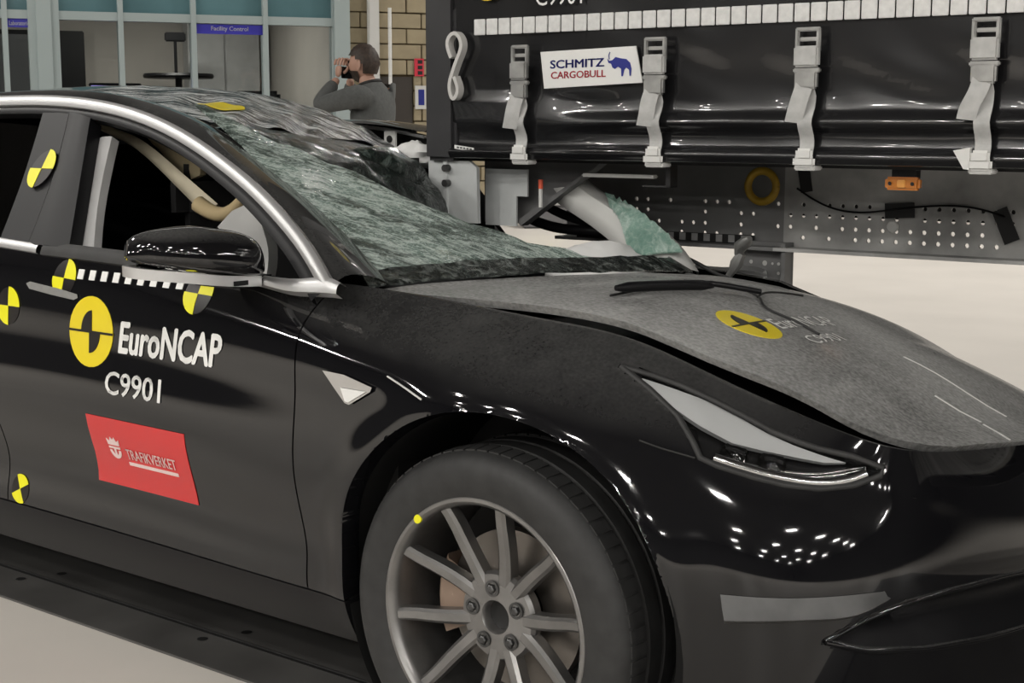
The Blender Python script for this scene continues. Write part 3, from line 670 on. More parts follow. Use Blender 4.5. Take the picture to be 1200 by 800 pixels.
# burst airbag over the steering wheel
def blob(name, c, r, mtl, amp=.12, s=3, parent=None, n=28, squash=1):
    G = []
    for i in range(n):
        a = 2*PI*i/n; row = []
        for j in range(15):
            b = -PI/2 + PI*j/14; d = Vector((math.cos(b)*math.cos(a), math.cos(b)*math.sin(a), math.sin(b)))
            k = 1 + amp*noise.noise(d*s+Vector(c)*3) + amp*.4*noise.noise(d*s*3)
            row.append((c[0]+d.x*r[0]*k, c[1]+d.y*r[1]*k, c[2]+d.z*r[2]*k))
        G.append(row)
    return MB().grid(G, close_u=True).obj(name, mtl, parent or car, smooth=80)
M['airbag'] = mat('airbag_cloth', (.78, .78, .77), .9, bump=.3, bscale=30)
stw = blob('airbag', (-.655, .42, .868), (.13, .17, .078), M['airbag'], .15, 2.2)
# pieces of the far roof edge standing behind the crushed header
m = MB(); m.bbox((-1.60,.555,1.185),(-1.545,.562,1.252),.003); bk = m.obj('belt_bracket', M['lgrey'], car, smooth=30)
MB().tube([(-1.572,.552,1.225),(-1.572,.558,1.225)], .012, 12).obj('bracket_hole', M['black'], bk)
blob('curtain_airbag', (-1.44,.53,1.175), (.085,.05,.045), M['airbag'], .35, 2.5)
m = MB(); m.ribbon(curve([(-1.85,.60,1.285),(-1.74,.605,1.268),(-1.6,.61,1.252),(-1.46,.61,1.232)], 16), (0,1,0), .03, .010); m.obj('roof_rail_strip', M['chrome'], car, smooth=40)
m = MB(); m.grid([[(-1.9,.615,1.275),(-1.9,.63,1.12)],[(-1.6,.615,1.245),(-1.6,.63,1.10)],[(-1.42,.615,1.222),(-1.42,.63,1.08)]]); m.obj('door_trim', M['black'], car)
# dashboard, floor pan, seats
m = MB(); G = []
for y in np.linspace(-.70, .68, 24):
    xb = -.28-.4*y*y; zz = .872 - float(drop(-.4, y))
    G.append([(xb-.02, y, zz), (xb-.16, y, zz-.01), (xb-.34, y, zz-.02), (xb-.40, y, zz-.05), (xb-.40, y, zz-.20), (xb-.25, y, zz-.45)])
M['dash'] = mat('dashboard_top', (.020, .014, .014), .6, nscale=8, namt=.5)
dash = MB().grid(G).obj('dashboard', M['dash'], car, smooth=40)
m = MB()
for P in ([(-.80,-.55),(-.70,-.47),(-.58,-.42),(-.48,-.37),(-.43,-.33)], [(-.66,-.60),(-.58,-.54),(-.50,-.50)], [(-.60,-.46),(-.52,-.41),(-.44,-.38)]):
    m.ribbon([(x, y, screen_z(x, y)-.022) for x, y in curve([(a, b, 0) for a, b in P], 12)[:, :2]], (.3,.9,.2), .035, .004)
m.obj('torn_red_trim', mat('red_trim', (.40, .09, .12), .7), dash, smooth=60)
m = MB(); m.box((-2.72, -.78, .5), (-2.68, .74, 1.20)); m.obj('added_bulkhead', M['black'], car)  # added dark bulkhead, shuts off the bright floor seen through the cabin
m = MB(); m.box((-3.0, -.82, .22), (-.30, .82, .26)); m.box((-.34, -.80, .22), (-.30, .80, .80)); m.box((-3.05, -.80, .25), (-3.0, .76, .90)); m.obj('floor_pan', M['black'], car)
for s in (-1, 1):
    m = MB(); z1 = .92 if s < 0 else .78
    m.box((-3.0, s*.80 if s > 0 else -.82, .26), (-.45, .82 if s > 0 else -.80, z1)); m.obj('door_lining', M['black'], car)
m = MB(); m.grid([[(-1.24,.70,.88),(-1.24,.67,1.02),(-1.32,.60,1.16)],[(-1.7,.72,.90),(-1.7,.68,1.05),(-1.75,.60,1.20)],[(-2.9,.72,.92),(-2.9,.68,1.05),(-2.9,.60,1.15)]]); m.obj('window_blackout', M['black'], car, smooth=80)  # added black sheet across the far windows, keeps the cabin dark
def seat(y, z0):
    m = MB()
    G = []
    for k in np.linspace(0, 1, 12):
        x = -1.02-.30*k; z = .50+.48*k; hw = .25-.04*k; d = .07
        G.append([(x+d*math.cos(t)*(1.0), y+hw*np.sign(math.sin(t))*abs(math.sin(t))**.5, z + .2*d*math.cos(t)) for t in np.linspace(0, 2*PI, 25)[:-1]])
    m.grid(G, close_v=True); s_ = m.obj('seat_back', M['seat'], car, smooth=80)
    m = MB(); m.bbox((-1.10, y-.25, .40), (-.58, y+.25, .56), .05); m.obj('seat_cushion', M['seat'], car, smooth=50)
    m = MB(); m.bbox((-1.42, y-.13, 1.0), (-1.31, y+.13, 1.17), .045); m.obj('head_restraint', M['seat'], s_, smooth=60)
seat(-.37, 0); seat(.37, 0)
m = MB(); m.bbox((-2.45, -.62, .45), (-1.95, .60, .60), .05); m.bbox((-2.62, -.62, .55), (-2.45, .60, 1.05), .05); m.obj('rear_bench', M['seat'], car, smooth=50)
# things hanging in the near front window
G = curve([(-1.69,-.52,1.285),(-1.65,-.5,1.264),(-1.52,-.5,1.228),(-1.345,-.5,1.135),(-1.205,-.5,1.052)], 24); wd_ = np.linspace(.02, .055, 24)
rows = [[Vector(p)+Vector((d*.55, 0, d*.8)) + Vector((0, -.012*math.cos(d/wv*PI), 0)) for d in np.linspace(-wv/2, wv/2, 5)] + [Vector(p)+Vector((0, .03, 0))] for p, wv in zip(G, wd_)]
cu = MB().grid(rows, close_v=True).obj('fallen_roof_trim', M['cream'], car, smooth=60); cu['label'] = 'cream strip of roof trim hanging across the window'
m = MB().tube([(-1.225,-.51,1.062),(-1.205,-.51,1.048),(-1.19,-.51,1.038)], [.020,.026,.012], 10); m.obj('trim_clip', M['brown'], cu, smooth=60)
vv, ff, nb = patch2d([(-1.555,1.262),(-1.43,1.246),(-1.311,1.204),(-1.318,1.142),(-1.383,1.122),(-1.40,1.150),(-1.451,1.180)], .02)
shell(MB(), vv, ff, lambda x, z: Vector((x, -.45+.02*noise.noise(Vector((x*14, z*14, 0))), z)), lambda x, z: Vector((x, -.43+.02*noise.noise(Vector((x*14, z*14, 0))), z))).obj('sun_visor', mat('beige_trim', (.50, .42, .27), .8, nscale=10, namt=.2), car, smooth=60)
vv, ff, nb = patch2d([(-1.03,1.030),(-.985,1.07),(-.943,1.089),(-.90,1.075),(-.872,1.050),(-.868,.985),(-.878,.915),(-.91,.915)], .02)
shell(MB(), vv, ff, lambda x, z: Vector((x, -.63+.03*noise.noise(Vector((x*9, z*9, 0))), z)), lambda x, z: Vector((x, -.60+.03*noise.noise(Vector((x*9, z*9, 0))), z))).obj('side_airbag', mat('grey_airbag', (.48, .48, .47), .85), car, smooth=60)
MB().tube(curve([(-1.205,-.55,1.075),(-1.148,-.55,1.055),(-1.10,-.55,1.055),(-1.06,-.55,1.075),(-1.03,-.55,1.10)], 20), list(np.linspace(.022,.014,20)), 10).obj('pillar_trim_end', mat('ochre_trim', (.46, .36, .20), .8), car, smooth=60)
# ================================================================== mirror, lamps, wheels, markings
# ---- door mirrors
def mirror_shell(c, side):
    G = []
    for i in range(44):
        t = 2*PI*i/44; row = []
        for k in np.linspace(-1, 1, 21):                    # -1 inboard .. 1 outboard
            w_ = max(0., 1-abs(k)**(5 if k < 0 else 2.8))**.5; tp = 1 - .30*max(0, k)
            cx, sz = math.cos(t), math.sin(t); hx = .095*(1 if cx > 0 else .62); hz = .074 if sz > 0 else .022
            x = np.sign(cx)*abs(cx)**.8*hx*w_; z = np.sign(sz)*abs(sz)**.72*hz*tp*(w_**.6)
            row.append((c[0]+x-.040*k, c[1]+k*.128*side, c[2]+z + .018*k))
        G.append(row)
    return MB().grid(G, close_u=True)
for side in (-1,):
    c = (-.668, side*1.022, .996)
    mr_ = mirror_shell(c, side).obj('door_mirror', M['paint'], car, smooth=75)
    m = MB()
    P = curve([(-.75, side*1.09, -.018), (-.735, side*1.135, -.014), (-.69, side*1.142, -.016), (-.63, side*1.075, -.026), (-.60, side*.98, -.039), (-.595, side*.90, -.045)], 30)
    m.ribbon([(p[0], p[1], c[2]+p[2]) for p in P], (0, 0, 1), .022, .012); m.obj('mirror_trim', M['chrome'], mr_, smooth=50)
    m = MB(); m.bbox((-.72, -.98, c[2]-.056), (-.59, -.86, c[2]-.034), .006); m.obj('mirror_foot', M['plastic'], mr_, smooth=40)
    m = MB(); m.bbox((-.735, -1.11, c[2]-.018), (-.722, -.94, c[2]+.055), .01); m.obj('mirror_glass', M['gloss'], mr_, smooth=40)
M['ledge'] = mat('ledge_plastic', (.075, .075, .075), .5, nscale=14, namt=.3)
# ---- headlamps: bowl, reflector strip, projector, bright lower rim, clear cover
Mclear = glass('clear_lens', (.93, .93, .93), .0)
M['lampdark'] = mat('lamp_bowl', (.02, .02, .021), .22, .3); M['lamppale'] = mat('lamp_reflector', (.66, .67, .67), .45, 0); M['lampchrome'] = mat('lamp_chrome', (.55, .55, .55), .16, 1)
for side in (-1, 1):
    vv, ff, nb = patch2d(LAMP, .022)
    lm = MB(); n0 = len(vv)
    lm.v += [tuple(uvp(u, v, -.030 if i >= nb else -.004, side)) for i, (u, v) in enumerate(vv)]; lm.f += ff
    hl = lm.obj('headlamp', M['lampdark'], car, smooth=40); hl['label'] = 'swept back headlamp with pale reflector strip'
    rs = [(4.63,.741),(4.70,.744),(4.78,.747),(4.84,.741),(4.895,.731),(4.945,.726),(5.0,.724),(5.05,.722),(5.01,.708),(4.95,.700),(4.90,.692),(4.85,.686),(4.79,.697),(4.73,.714),(4.68,.729)]
    vv, ff, nb = patch2d(rs, .02); m = MB(); shell(m, vv, ff, lambda u, v: uvp(u, v, -.006, side), lambda u, v: uvp(u, v, -.018, side)); m.obj('reflector_strip', M['lamppale'], hl, smooth=50)
    for dv, off, r in ((0, -.004, .0095), (.013, -.014, .005), (.024, -.016, .0045), (.035, -.018, .004)):
        P = curve([(4.83,.642+dv*.4),(4.90,.641+dv*.5),(4.96,.644+dv*.7),(5.015,.654+dv*.9),(5.06,.675+dv),(5.095,.703+dv*.6)], 26); m = MB(); m.tube([uvp(u, v, off, side) for u, v in P], r, 8); m.obj('lamp_rim', M['lampchrome'], hl, smooth=60)
    for (u, v) in ((4.86,.668),(4.925,.675)):
        m = MB(); p = uvp(u, v, -.028, side); nn = (uvp(u, v, 0, side)-p).normalized(); e1 = nn.cross(Vector((0,0,1))).normalized(); e2 = nn.cross(e1)
        m.grid([[p + nn*h + (e1*math.cos(t)+e2*math.sin(t))*r for t in np.linspace(0, 2*PI, 21)[:-1]] for h, r in ((0,.026),(.014,.025),(.014,.020),(.019,.012),(.021,.001))], close_v=True); m.obj('projector', M['gloss'], hl, smooth=50)
    m = MB(); P = [uvp(u, v, -.002, side) for u, v in LAMP]; m.tube(P+[P[0]], .0062, 8, caps=False); m.obj('lamp_seal', M['rubber'], hl, smooth=60)
    vv, ff, nb = patch2d(LAMP, .03); m = MB(); m.v += [tuple(uvp(u, v, .0015 if i >= nb else -.0005, side)) for i, (u, v) in enumerate(vv)]; m.f += ff
    m.obj('lamp_cover', Mclear, hl, smooth=60)
# shut line of wing and bumper behind the lamp
MB().tube([uvp(u, v, .0005) for u, v in ((4.70,.632),(4.74,.628),(4.80,.628))], .002, 6).obj('shut_line', M['black'], car, smooth=60)
# lower air intake: dark bowl behind a hole in the bumper, thin bright lip below; flat ledge under the side vent
for side in (-1, 1):
    vv, ff, nb = patch2d(INTAKE, .022); P = np.array(INTAKE); A_ = np.array(vv); dpt = polydist(INTAKE, A_[:, 0], A_[:, 1])
    m = MB(); m.v = [tuple(uvp(u, v, -.006 - min(.06, 1.2*dd_), side)) for (u, v), dd_ in zip(vv, dpt)]; m.f = ff
    ik = m.obj('lower_intake', M['plastic'], car, smooth=60)
    m = MB(); m.tube([uvp(u, v, -.001, side) for u, v in polyline(INTAKE[:7], 40)], .006, 8); m.obj('intake_edge', M['paint'], ik, smooth=60)
    m = MB(); m.tube([uvp(u, v, .001, side) for u, v in polyline([INTAKE[0]] + INTAKE[:6:-1], 40)], .0065, 8); m.obj('intake_lip', M['paint'], ik, smooth=60)
    lt = curve([(4.858,.318),(4.93,.322),(5.01,.328),(5.08,.333),(5.125,.336)], 30); lb = curve([(4.866,.264),(4.93,.270),(5.0,.276),(5.07,.284),(5.125,.322)], 30)
    m = MB(); G = []
    for a, b in zip(lt, lb):
        pa = uvp(a[0], a[1], .0015, side); pb_ = uvp(b[0], b[1], .020, side); pc = uvp(b[0], b[1]-.010, .012, side); pd = uvp(b[0], b[1]-.014, -.004, side); G.append([pa, pa.lerp(pb_, .5) - Vector((0,0,.003)), pb_, pc, pd])
    m.grid(G); m.obj('vent_ledge', M['ledge'], car, smooth=40)
# ---- wheels
AX = (0, .334)
def make_wheel(x, side, full=True, src=None):
    yo = .9075; R = .334
    tyre_p = [(.232,.0),(.246,-.006),(.262,-.012),(.285,-.014),(.305,-.012),(.320,-.003),(.329,.010),(.333,.024),(.334,.05),(.334,.062),(.327,.064),(.327,.072),(.334,.074),(.3345,.112),(.327,.114),(.327,.122),(.3345,.124),(.334,.165),(.327,.167),(.327,.175),(.334,.177),(.333,.212),(.328,.225),(.318,.236),(.29,.245),(.25,.24),(.232,.23)]
    f = lambda p: [(r, h) for r, h in p]
    def L(p, n=96): return MB().lathe([(r, -yo+.012+h) for r, h in p], n, 'y', (x, 0, .334))
    m = L(tyre_p, 128)
    wh = m.obj('wheel', M['rubber'], car, smooth=40)
    # shoulder blocks of the tread
    m = MB()
    for k in range(72):
        a = 2*PI*k/72; b = a + 2*PI/72*.80
        for y0, y1, r0, r1 in ((.016,.058,.3325,.3372),(.178,.220,.333,.3372)):
            m.add([(x+rr*math.cos(t), -yo+.012+yy, .334+rr*math.sin(t)) for yy in (y0, y1) for rr in (r0-.004, r1 if yy > .03 else r1-.0035) for t in (a, b)], [(0,1,3,2),(4,6,7,5),(2,3,7,6),(0,2,6,4),(1,5,7,3)])
    m.obj('tread_blocks', M['rubber'], wh)['kind'] = 'stuff'
    rimp = [(.2465,.004),(.2465,-.004),(.2435,-.007),(.237,-.0075),(.2315,-.003),(.2275,.006),(.226,.014),(.2245,.030),(.2215,.09),(.2215,.20),(.232,.215)]
    rm = L(rimp, 128).obj('rim', M['rim'], wh, smooth=40)
    m = MB()
    hub = -yo+.055
    for k in range(5):
        for s in (-1, 1):
            a1 = math.radians(63+72*k + s*18.5); a0 = math.radians(63+72*k + s*13); rows = []
            for t in np.linspace(0, 1, 9):
                r = .058 + (.2295-.058)*t; a = a0 + (a1-a0)*min(1, t*1.25); w_ = .0155 - .003*t; y = hub - .036*t**1.4
                cx, cz = x+r*math.cos(a), .334+r*math.sin(a); tx, tz = -math.sin(a), math.cos(a)
                rows.append([(cx-tx*w_, y+.03, cz-tz*w_), (cx-tx*w_, y+.006, cz-tz*w_), (cx-tx*w_*.55, y, cz-tz*w_*.55), (cx+tx*w_*.55, y, cz+tz*w_*.55), (cx+tx*w_, y+.006, cz+tz*w_), (cx+tx*w_, y+.03, cz+tz*w_)])
            m = MB().grid(rows, close_v=True); m.obj('spoke', M['rim'], wh, smooth=30)
    hb = MB().lathe([(.030, -yo+.10),(.030,-yo+.058),(.034,-yo+.053),(.060,-yo+.053),(.084,-yo+.058),(.090,-yo+.066),(.086,-yo+.09)], 60, 'y', (x, 0, .334)).obj('hub', M['rim'], wh, smooth=40)
    MB().lathe([(.0295,-yo+.075),(.02,-yo+.078),(.0005,-yo+.078)], 32, 'y', (x, 0, .334)).obj('hub_bore', M['black'], wh, smooth=40)
    for k in range(5):
        a = math.radians(97+72*k); cx, cz = x+.057*math.cos(a), .334+.057*math.sin(a)
        MB().lathe([(.0165,-yo+.051),(.0165,-yo+.0505),(.0115,-yo+.0505),(.0115,-yo+.060),(.0005,-yo+.060)], 20, 'y', (cx, 0, cz)).obj('bolt_hole', M['steel'], wh, smooth=30)
        MB().lathe([(.009,-yo+.06),(.009,-yo+.046),(.006,-yo+.044),(.0005,-yo+.044)], 6, 'y', (cx, 0, cz)).obj('wheel_bolt', M['steel'], wh)
    MB().lathe([(.07,-yo+.115),(.16,-yo+.115),(.16,-yo+.14),(.07,-yo+.14)], 64, 'y', (x, 0, .334)).obj('brake_disc', M['disc'], wh, smooth=30)
    m = MB(); G = []
    for t in np.linspace(math.radians(150), math.radians(205), 12):
        G.append([(x+r*math.cos(t), -yo+h, .334+r*math.sin(t)) for r, h in ((.105,.095),(.168,.085),(.178,.095),(.178,.15),(.105,.15))])
    m.grid(G, close_v=True); m.obj('brake_caliper', M['caliper'], wh, smooth=40)
    MB().lathe([(.0,-yo+.20),(.20,-yo+.20),(.225,-yo+.19)], 40, 'y', (x, 0, .334)).obj('brake_shield', M['black'], wh, smooth=40)
    # yellow paint dab on the rim
    return wh
def copy_tree(o, parent=None, fn=None):
    c = o.copy(); C.objects.link(c)
    if parent is not None: c.parent = parent
    for ch in list(o.children): copy_tree(ch, c)
    return c
wheel = make_wheel(0, -1)
dab = MB(); a0 = math.radians(131); pts = [(.2375+.0085*math.cos(t), a0+.042*math.sin(t)) for t in np.linspace(0, 2*PI, 17)[:-1]]
vv, ff, nb = patch2d(pts, .004)
shell(dab, vv, ff, lambda r, a: Vector((r*math.cos(a), -.9035, .334+r*math.sin(a))), lambda r, a: Vector((r*math.cos(a), -.899, .334+r*math.sin(a)))).obj('paint_dab', M['yellow'], wheel)['label'] = 'dab of yellow paint on the rim'
for dx, fl in ((-2.875, 1), (0, -1), (-2.875, -1)):
    o = copy_tree(wheel, car); 
    if fl > 0: o.location.x += dx
    else: o.matrix_basis = Matrix.Translation((dx, 0, 0)) @ Matrix.Rotation(PI, 4, 'Z')
    for ch in list(o.children):
        if ch.name.startswith('paint_dab'): bpy.data.objects.remove(ch)
for (cx, cz), R in ARCH:
    for s in (-1, 1):
        m = MB(); G = []
        for t in np.linspace(-.75, PI+.75, 40):
            G.append([(cx+(R+.006)*math.cos(t), s*y, cz+(R+.006)*math.sin(t) - float(drop(cx, s*y))) for y in (.885, .80, .58)])
        m.grid(G); k = len(m.v); m.v.append((cx, s*.58, cz)); m.f += [(i*3+2, (i+1)*3+2, k) for i in range(39)]
        m.obj('wheel_arch_liner', M['black'], car, smooth=60)
# ---- underbody so light does not pass beneath the shell
m = MB(); m.box((-3.5,-.56,.20),(.70,.56,.24)); m.obj('undertray', M['black'], car)

# ---- markings on the near side (x, z), draped on the skin
def side_patch(name, poly, mtl, parent, step=.02, off=.0016, F=None):
    vv, ff, nb = patch2d(poly, step); F = F or (lambda x, z, o: on_side(x, z, o))
    m = MB(); shell(m, vv, ff, lambda x, z: F(x, z, off), lambda x, z: F(x, z, off-.0012)); return m.obj(name, mtl, parent, smooth=60)
def text_mesh(body_, size, bold=0., shear=0., sx=1., space=1.):
    cu_ = bpy.data.curves.new('lettering', 'FONT'); cu_.body = body_; cu_.size = size; cu_.shear = shear; cu_.space_character = space; cu_.resolution_u = 3; cu_.fill_mode = 'FRONT'
    ob = bpy.data.objects.new('lettering', cu_); C.objects.link(ob); dg = bpy.context.evaluated_depsgraph_get(); me = bpy.data.meshes.new_from_object(ob.evaluated_get(dg))
    vv = [(v.co.x*sx, v.co.y) for v in me.vertices]; ff = [tuple(p.vertices) for p in me.polygons]
    bpy.data.objects.remove(ob); bpy.data.curves.remove(cu_); bpy.data.meshes.remove(me)
    if bold:                                   # heavier strokes: the outline laid down again, slightly shifted
        n = len(vv); b_ = bold*size; off = [(0,0),(b_,0),(-b_,0),(0,b_*.7),(0,-b_*.7),(b_*.7,b_*.5),(-b_*.7,-b_*.5)]; f0 = ff
        ff = [tuple(i+k*n for i in f) for k in range(len(off)) for f in f0]; vv = [(x+a, y+b2) for a, b2 in off for x, y in vv]
    return vv, ff
def side_text(name, s, x0, z0, width, height, mtl, parent, bold=0., shear=0., F=None, off=.002, flip=False):
    vv, ff = text_mesh(s, 1., bold, shear); A = np.array(vv); mn, mx = A.min(0), A.max(0)
    A = (A-mn)/(mx-mn)*np.array([width, height]) + np.array([x0, z0]); m = MB()
    F = F or (lambda x, z, o: on_side(x, z, o))
    m.v = [tuple(F(x, z, off)) for x, z in A]; m.f = ff; return m.obj(name, mtl, parent, fix=False)
# the near front door owns most of the markings
door = [o for o in nearP if o.name.startswith('front_door')][0]; rdoor = [o for o in nearP if o.name.startswith('rear_door')][0]; sill = [o for o in nearP if o.name.startswith('side_sill')][0]; wing = [o for o in nearP if o.name.startswith('front_wing')][0]
def roundel(cx, cz, R, parent, F=None, name='round_badge', axes=1):
    b = side_patch(name, disc(cx, cz, R), M['yellow2'], parent, .02, .0016, F); b['label'] = 'yellow disc with black quarters'
    # black centre line
    o_ = .0030
    side_patch('badge_line', [(cx-R*1.0, cz-.035*R), (cx+R*1.0, cz-.035*R), (cx+R*1.0, cz+.03*R), (cx-R*1.0, cz+.03*R)], M['brown'], b, .03, o_, F)
    r = .58*R
    side_patch('badge_quarter', [(cx+.06*R, cz)] + [(cx+.06*R-r*.85*math.sin(t), cz+r*1.05*math.cos(t)) for t in np.linspace(.05, PI/2, 10)], M['brown'], b, .03, o_, F)
    side_patch('badge_quarter', [(cx-.06*R, cz)] + [(cx-.06*R+r*.85*math.sin(t), cz-r*1.05*math.cos(t)) for t in np.linspace(.05, PI/2, 10)], M['brown'], b, .03, o_, F)
    return b
roundel(-1.172, .793, .083, door)
side_text('crash_test_lettering', 'EuroNCAP', -1.068, .752, .358, .076, M['white'], door, .034, .16)
side_text('test_number', 'C9901', -1.108, .655, .200, .054, M['white'], door, .016, 0)
st_ = side_patch('red_sticker', [(-1.190,.597),(-.829,.597),(-.832,.428),(-1.215,.428)] if False else [(-1.188,.598),(-.829,.596),(-.836,.424),(-1.0,.424),(-1.212,.424),(-1.196,.50)], M['red'], door, .025)
st_['label'] = 'red sticker with pale lettering and emblem'
side_text('sticker_lettering', 'TRAFIKVERKET', -1.065, .502, .185, .026, M['pale'], st_, .01, 0, off=.0035)
side_patch('sticker_line', [(-1.065,.486),(-.882,.486),(-.882,.494),(-1.065,.494)], M['pale'], st_, .03, .0032)
# emblem: small crown over a ring and bars
ring_ = lambda cx, cz, r0, r1: [(cx+r1*math.cos(t), cz+r1*math.sin(t)) for t in np.linspace(PI, 2*PI, 12)] + [(cx+r0*math.cos(t), cz+r0*math.sin(t)) for t in np.linspace(2*PI, PI, 12)]
side_patch('emblem_ring', ring_(-1.105,.518,.012,.021), M['pale'], st_, .03, .0034)
side_patch('emblem_bar', [(-1.126,.522),(-1.084,.522),(-1.084,.527),(-1.126,.527)], M['pale'], st_, .03, .0034)
side_patch('emblem_bar', [(-1.1085,.502),(-1.1015,.502),(-1.1015,.522),(-1.1085,.522)], M['pale'], st_, .03, .0034)
side_patch('emblem_crown', [(-1.126,.531),(-1.084,.531),(-1.082,.546),(-1.092,.540),(-1.098,.551),(-1.105,.544),(-1.112,.551),(-1.118,.540),(-1.128,.546)], M['pale'], st_, .03, .0034)
def target(cx, cz, R, parent, F=None, rot=0):
    b = side_patch('target_marker', disc(cx, cz, R, R, 24), M['brown'], parent, .02, .0014, F)
    for k in (0, 1):
        a = PI/2*(0 if k == 0 else 2) + rot
        side_patch('target_quarter', [(cx, cz)] + [(cx+R*1.04*math.cos(a+t), cz+R*1.04*math.sin(a+t)) for t in np.linspace(0, PI/2, 8)], M['yellow'], b, .02, .0026, F)
    return b
target(-1.290, .910, .043, door, None, -.05); target(-.812, .906, .043, door, None, -.05); target(-1.508, .828, .046, door if False else door, None, 0)
target(-1.535, .352, .036, door, None, .45)
target(-1.555, 1.155, .046, car, lambda x, z, o: ghn(x, z, .012+o), 0)
for k in range(18):
    xa = -1.240 + k*.0220; 
    if k % 2 == 0: side_patch('tape_square', [(xa,.9115),(xa+.0215,.9115),(xa+.0215,.934),(xa,.934)], M['white'], door, .03, .0018)
# flush handle
side_patch('door_handle', [(-1.435,.888),(-1.42,.893),(-1.30,.884),(-1.228,.876),(-1.225,.868),(-1.24,.862),(-1.33,.868),(-1.42,.876)], M['buckle'], door, .03, .004)
# wing badge with repeater
wb = side_patch('wing_badge', [(-.392,.785),(-.33,.783),(-.248,.767),(-.252,.758),(-.312,.725),(-.325,.727)], M['lampchrome'], wing, .03, .007); wb['label'] = 'small triangular chrome repeater badge'
side_patch('repeater_lens', [(-.335,.757),(-.262,.757),(-.312,.730),(-.322,.731)], M['white'], wb, .03, .0095)
# thin pale line along the wing
MB().tube([on_side(x, z, .0005) for x, z in polyline([(-.215,.792),(-.17,.778),(-.115,.760)], 8)], .002, 6).obj('wing_line', M['lgrey'], wing, smooth=60)
# bonnet markings: u runs across the car, v back towards the screen
HF = lambda a, b, o: on_hood(-b, a, o)
roundel(-.425, -.300, .066, hood, HF)
side_text('bonnet_lettering', 'EuroNCAP', -.352, -.338, .262, .045, M['white'], hood, .01, .1, HF)
side_text('bonnet_number', 'C9901', -.345, -.408, .14, .034, M['white'], hood, 0, 0, HF)
for P in ([(.479,-.081),(.57,-.04),(.67,.006)], [(.60,-.206),(.645,-.188),(.682,-.171)], [(.69,-.18),(.735,-.20),(.758,-.22)]):  # white strips painted on as reflections of strip lights
    side_patch('painted_glint', [(p[1]-.004, -p[0]) for p in P] + [(p[1]+.004, -p[0]) for p in P[::-1]], M['white'], hood, .03, .0018, HF)
# broken wiper and loose wires on the bonnet
m = MB(); m.tube([on_hood(x, y, .018) for x, y in polyline([(.063,-.545),(.10,-.43),(.139,-.293)], 10)], [.006]+[.011]*8+[.006], 8); wp = m.obj('wiper_blade', M['plastic'], car, smooth=60)
MB().tube([on_hood(x, y, .022) for x, y in polyline([(.135,-.30),(.18,-.255),(.21,-.215)], 8)], .006, 8).obj('wiper_arm', M['plastic'], wp, smooth=60)
for P in ([(.06,-.56),(.04,-.30),(.03,-.16),(.07,-.10),(.13,-.14),(.194,-.189),(.267,-.268),(.30,-.262),(.379,-.276)], [(.19,-.19),(.15,-.05),(.16,.08)]):
    MB().tube([on_hood(x, y, .004) for x, y in curve([(a, b, 0) for a, b in P], 40)[:, :2]], .0026, 6).obj('loose_wire', M['black'], hood, smooth=60)
# torn bracket standing at the far corner of the bonnet
m = MB(); m.tube([(-.41,.72,.83),(-.39,.72,.855),(-.375,.72,.88),(-.36,.72,.91)], [.008,.012,.02,.014], 8); m.tube([(-.372,.72,.90),(-.362,.715,.93),(-.335,.70,.945),(-.318,.69,.957)], [.010,.020,.018,.008], 9)
tb = m.obj('torn_bracket', M['buckle'], car, smooth=40)
MB().tube(curve([(-.53,.66,.90),(-.47,.68,.872),(-.42,.70,.845),(-.39,.72,.835)], 12), .006, 6).obj('torn_seal', M['rubber'], car, smooth=60)
# ================================================================== THE TRAILER (local frame: x along its side towards its front, y into it)
trailer = thing('trailer', 'large black curtain-sided lorry trailer standing over the crushed car roof', 'trailer', (-1.264, .387, 0), math.radians(2.4))
def tob(m, name, mtl, parent=None, smooth=None, fix=True): return local(m.obj(name, mtl, parent or trailer, smooth, fix), trailer)
M['curtain'] = mat('black_pvc_curtain', (.010, .010, .011), .24, coat=.5, bump=.12, bscale=5)
M['web'] = mat('grey_webbing', (.46, .46, .45), .7, nscale=40, namt=.12); M['hookwhite'] = mat('pale_hook', (.70, .70, .68), .5)
M['refl'] = mat('reflective_tape', (.66, .66, .65), .45, nscale=60, namt=.1); M['beam'] = mat('grey_chassis', (.42, .42, .41), .5, .0, nscale=5, namt=.45, bump=.05); M['casting'] = mat('pale_casting', (.52, .54, .54), .5, nscale=9, namt=.12)
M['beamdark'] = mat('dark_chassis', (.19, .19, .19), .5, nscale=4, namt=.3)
XL, ZT = 9.0, 3.9
prof = [(.06,1.172),(.0,1.174),(-.012,1.180),(-.019,1.192),(-.014,1.206),(-.004,1.216),(.000,1.228),(.001,1.246),(-.006,1.258),(-.017,1.270),(-.021,1.282),(-.014,1.296),(-.004,1.312),(.0,1.345),(.0,1.40),(.0,1.46),(0,1.55),(0,1.7),(0,2.1),(0,2.8),(0,ZT)]
P_ = np.array(prof); zz = np.concatenate([np.linspace(0, 13, 66), np.linspace(13.3, 20, 20)]); PF = nspline(np.arange(21), P_, zz)
xx = np.concatenate([np.linspace(.10, 2.6, 130), np.linspace(2.7, XL, 40)]); G = np.zeros((len(xx), len(zz), 3))
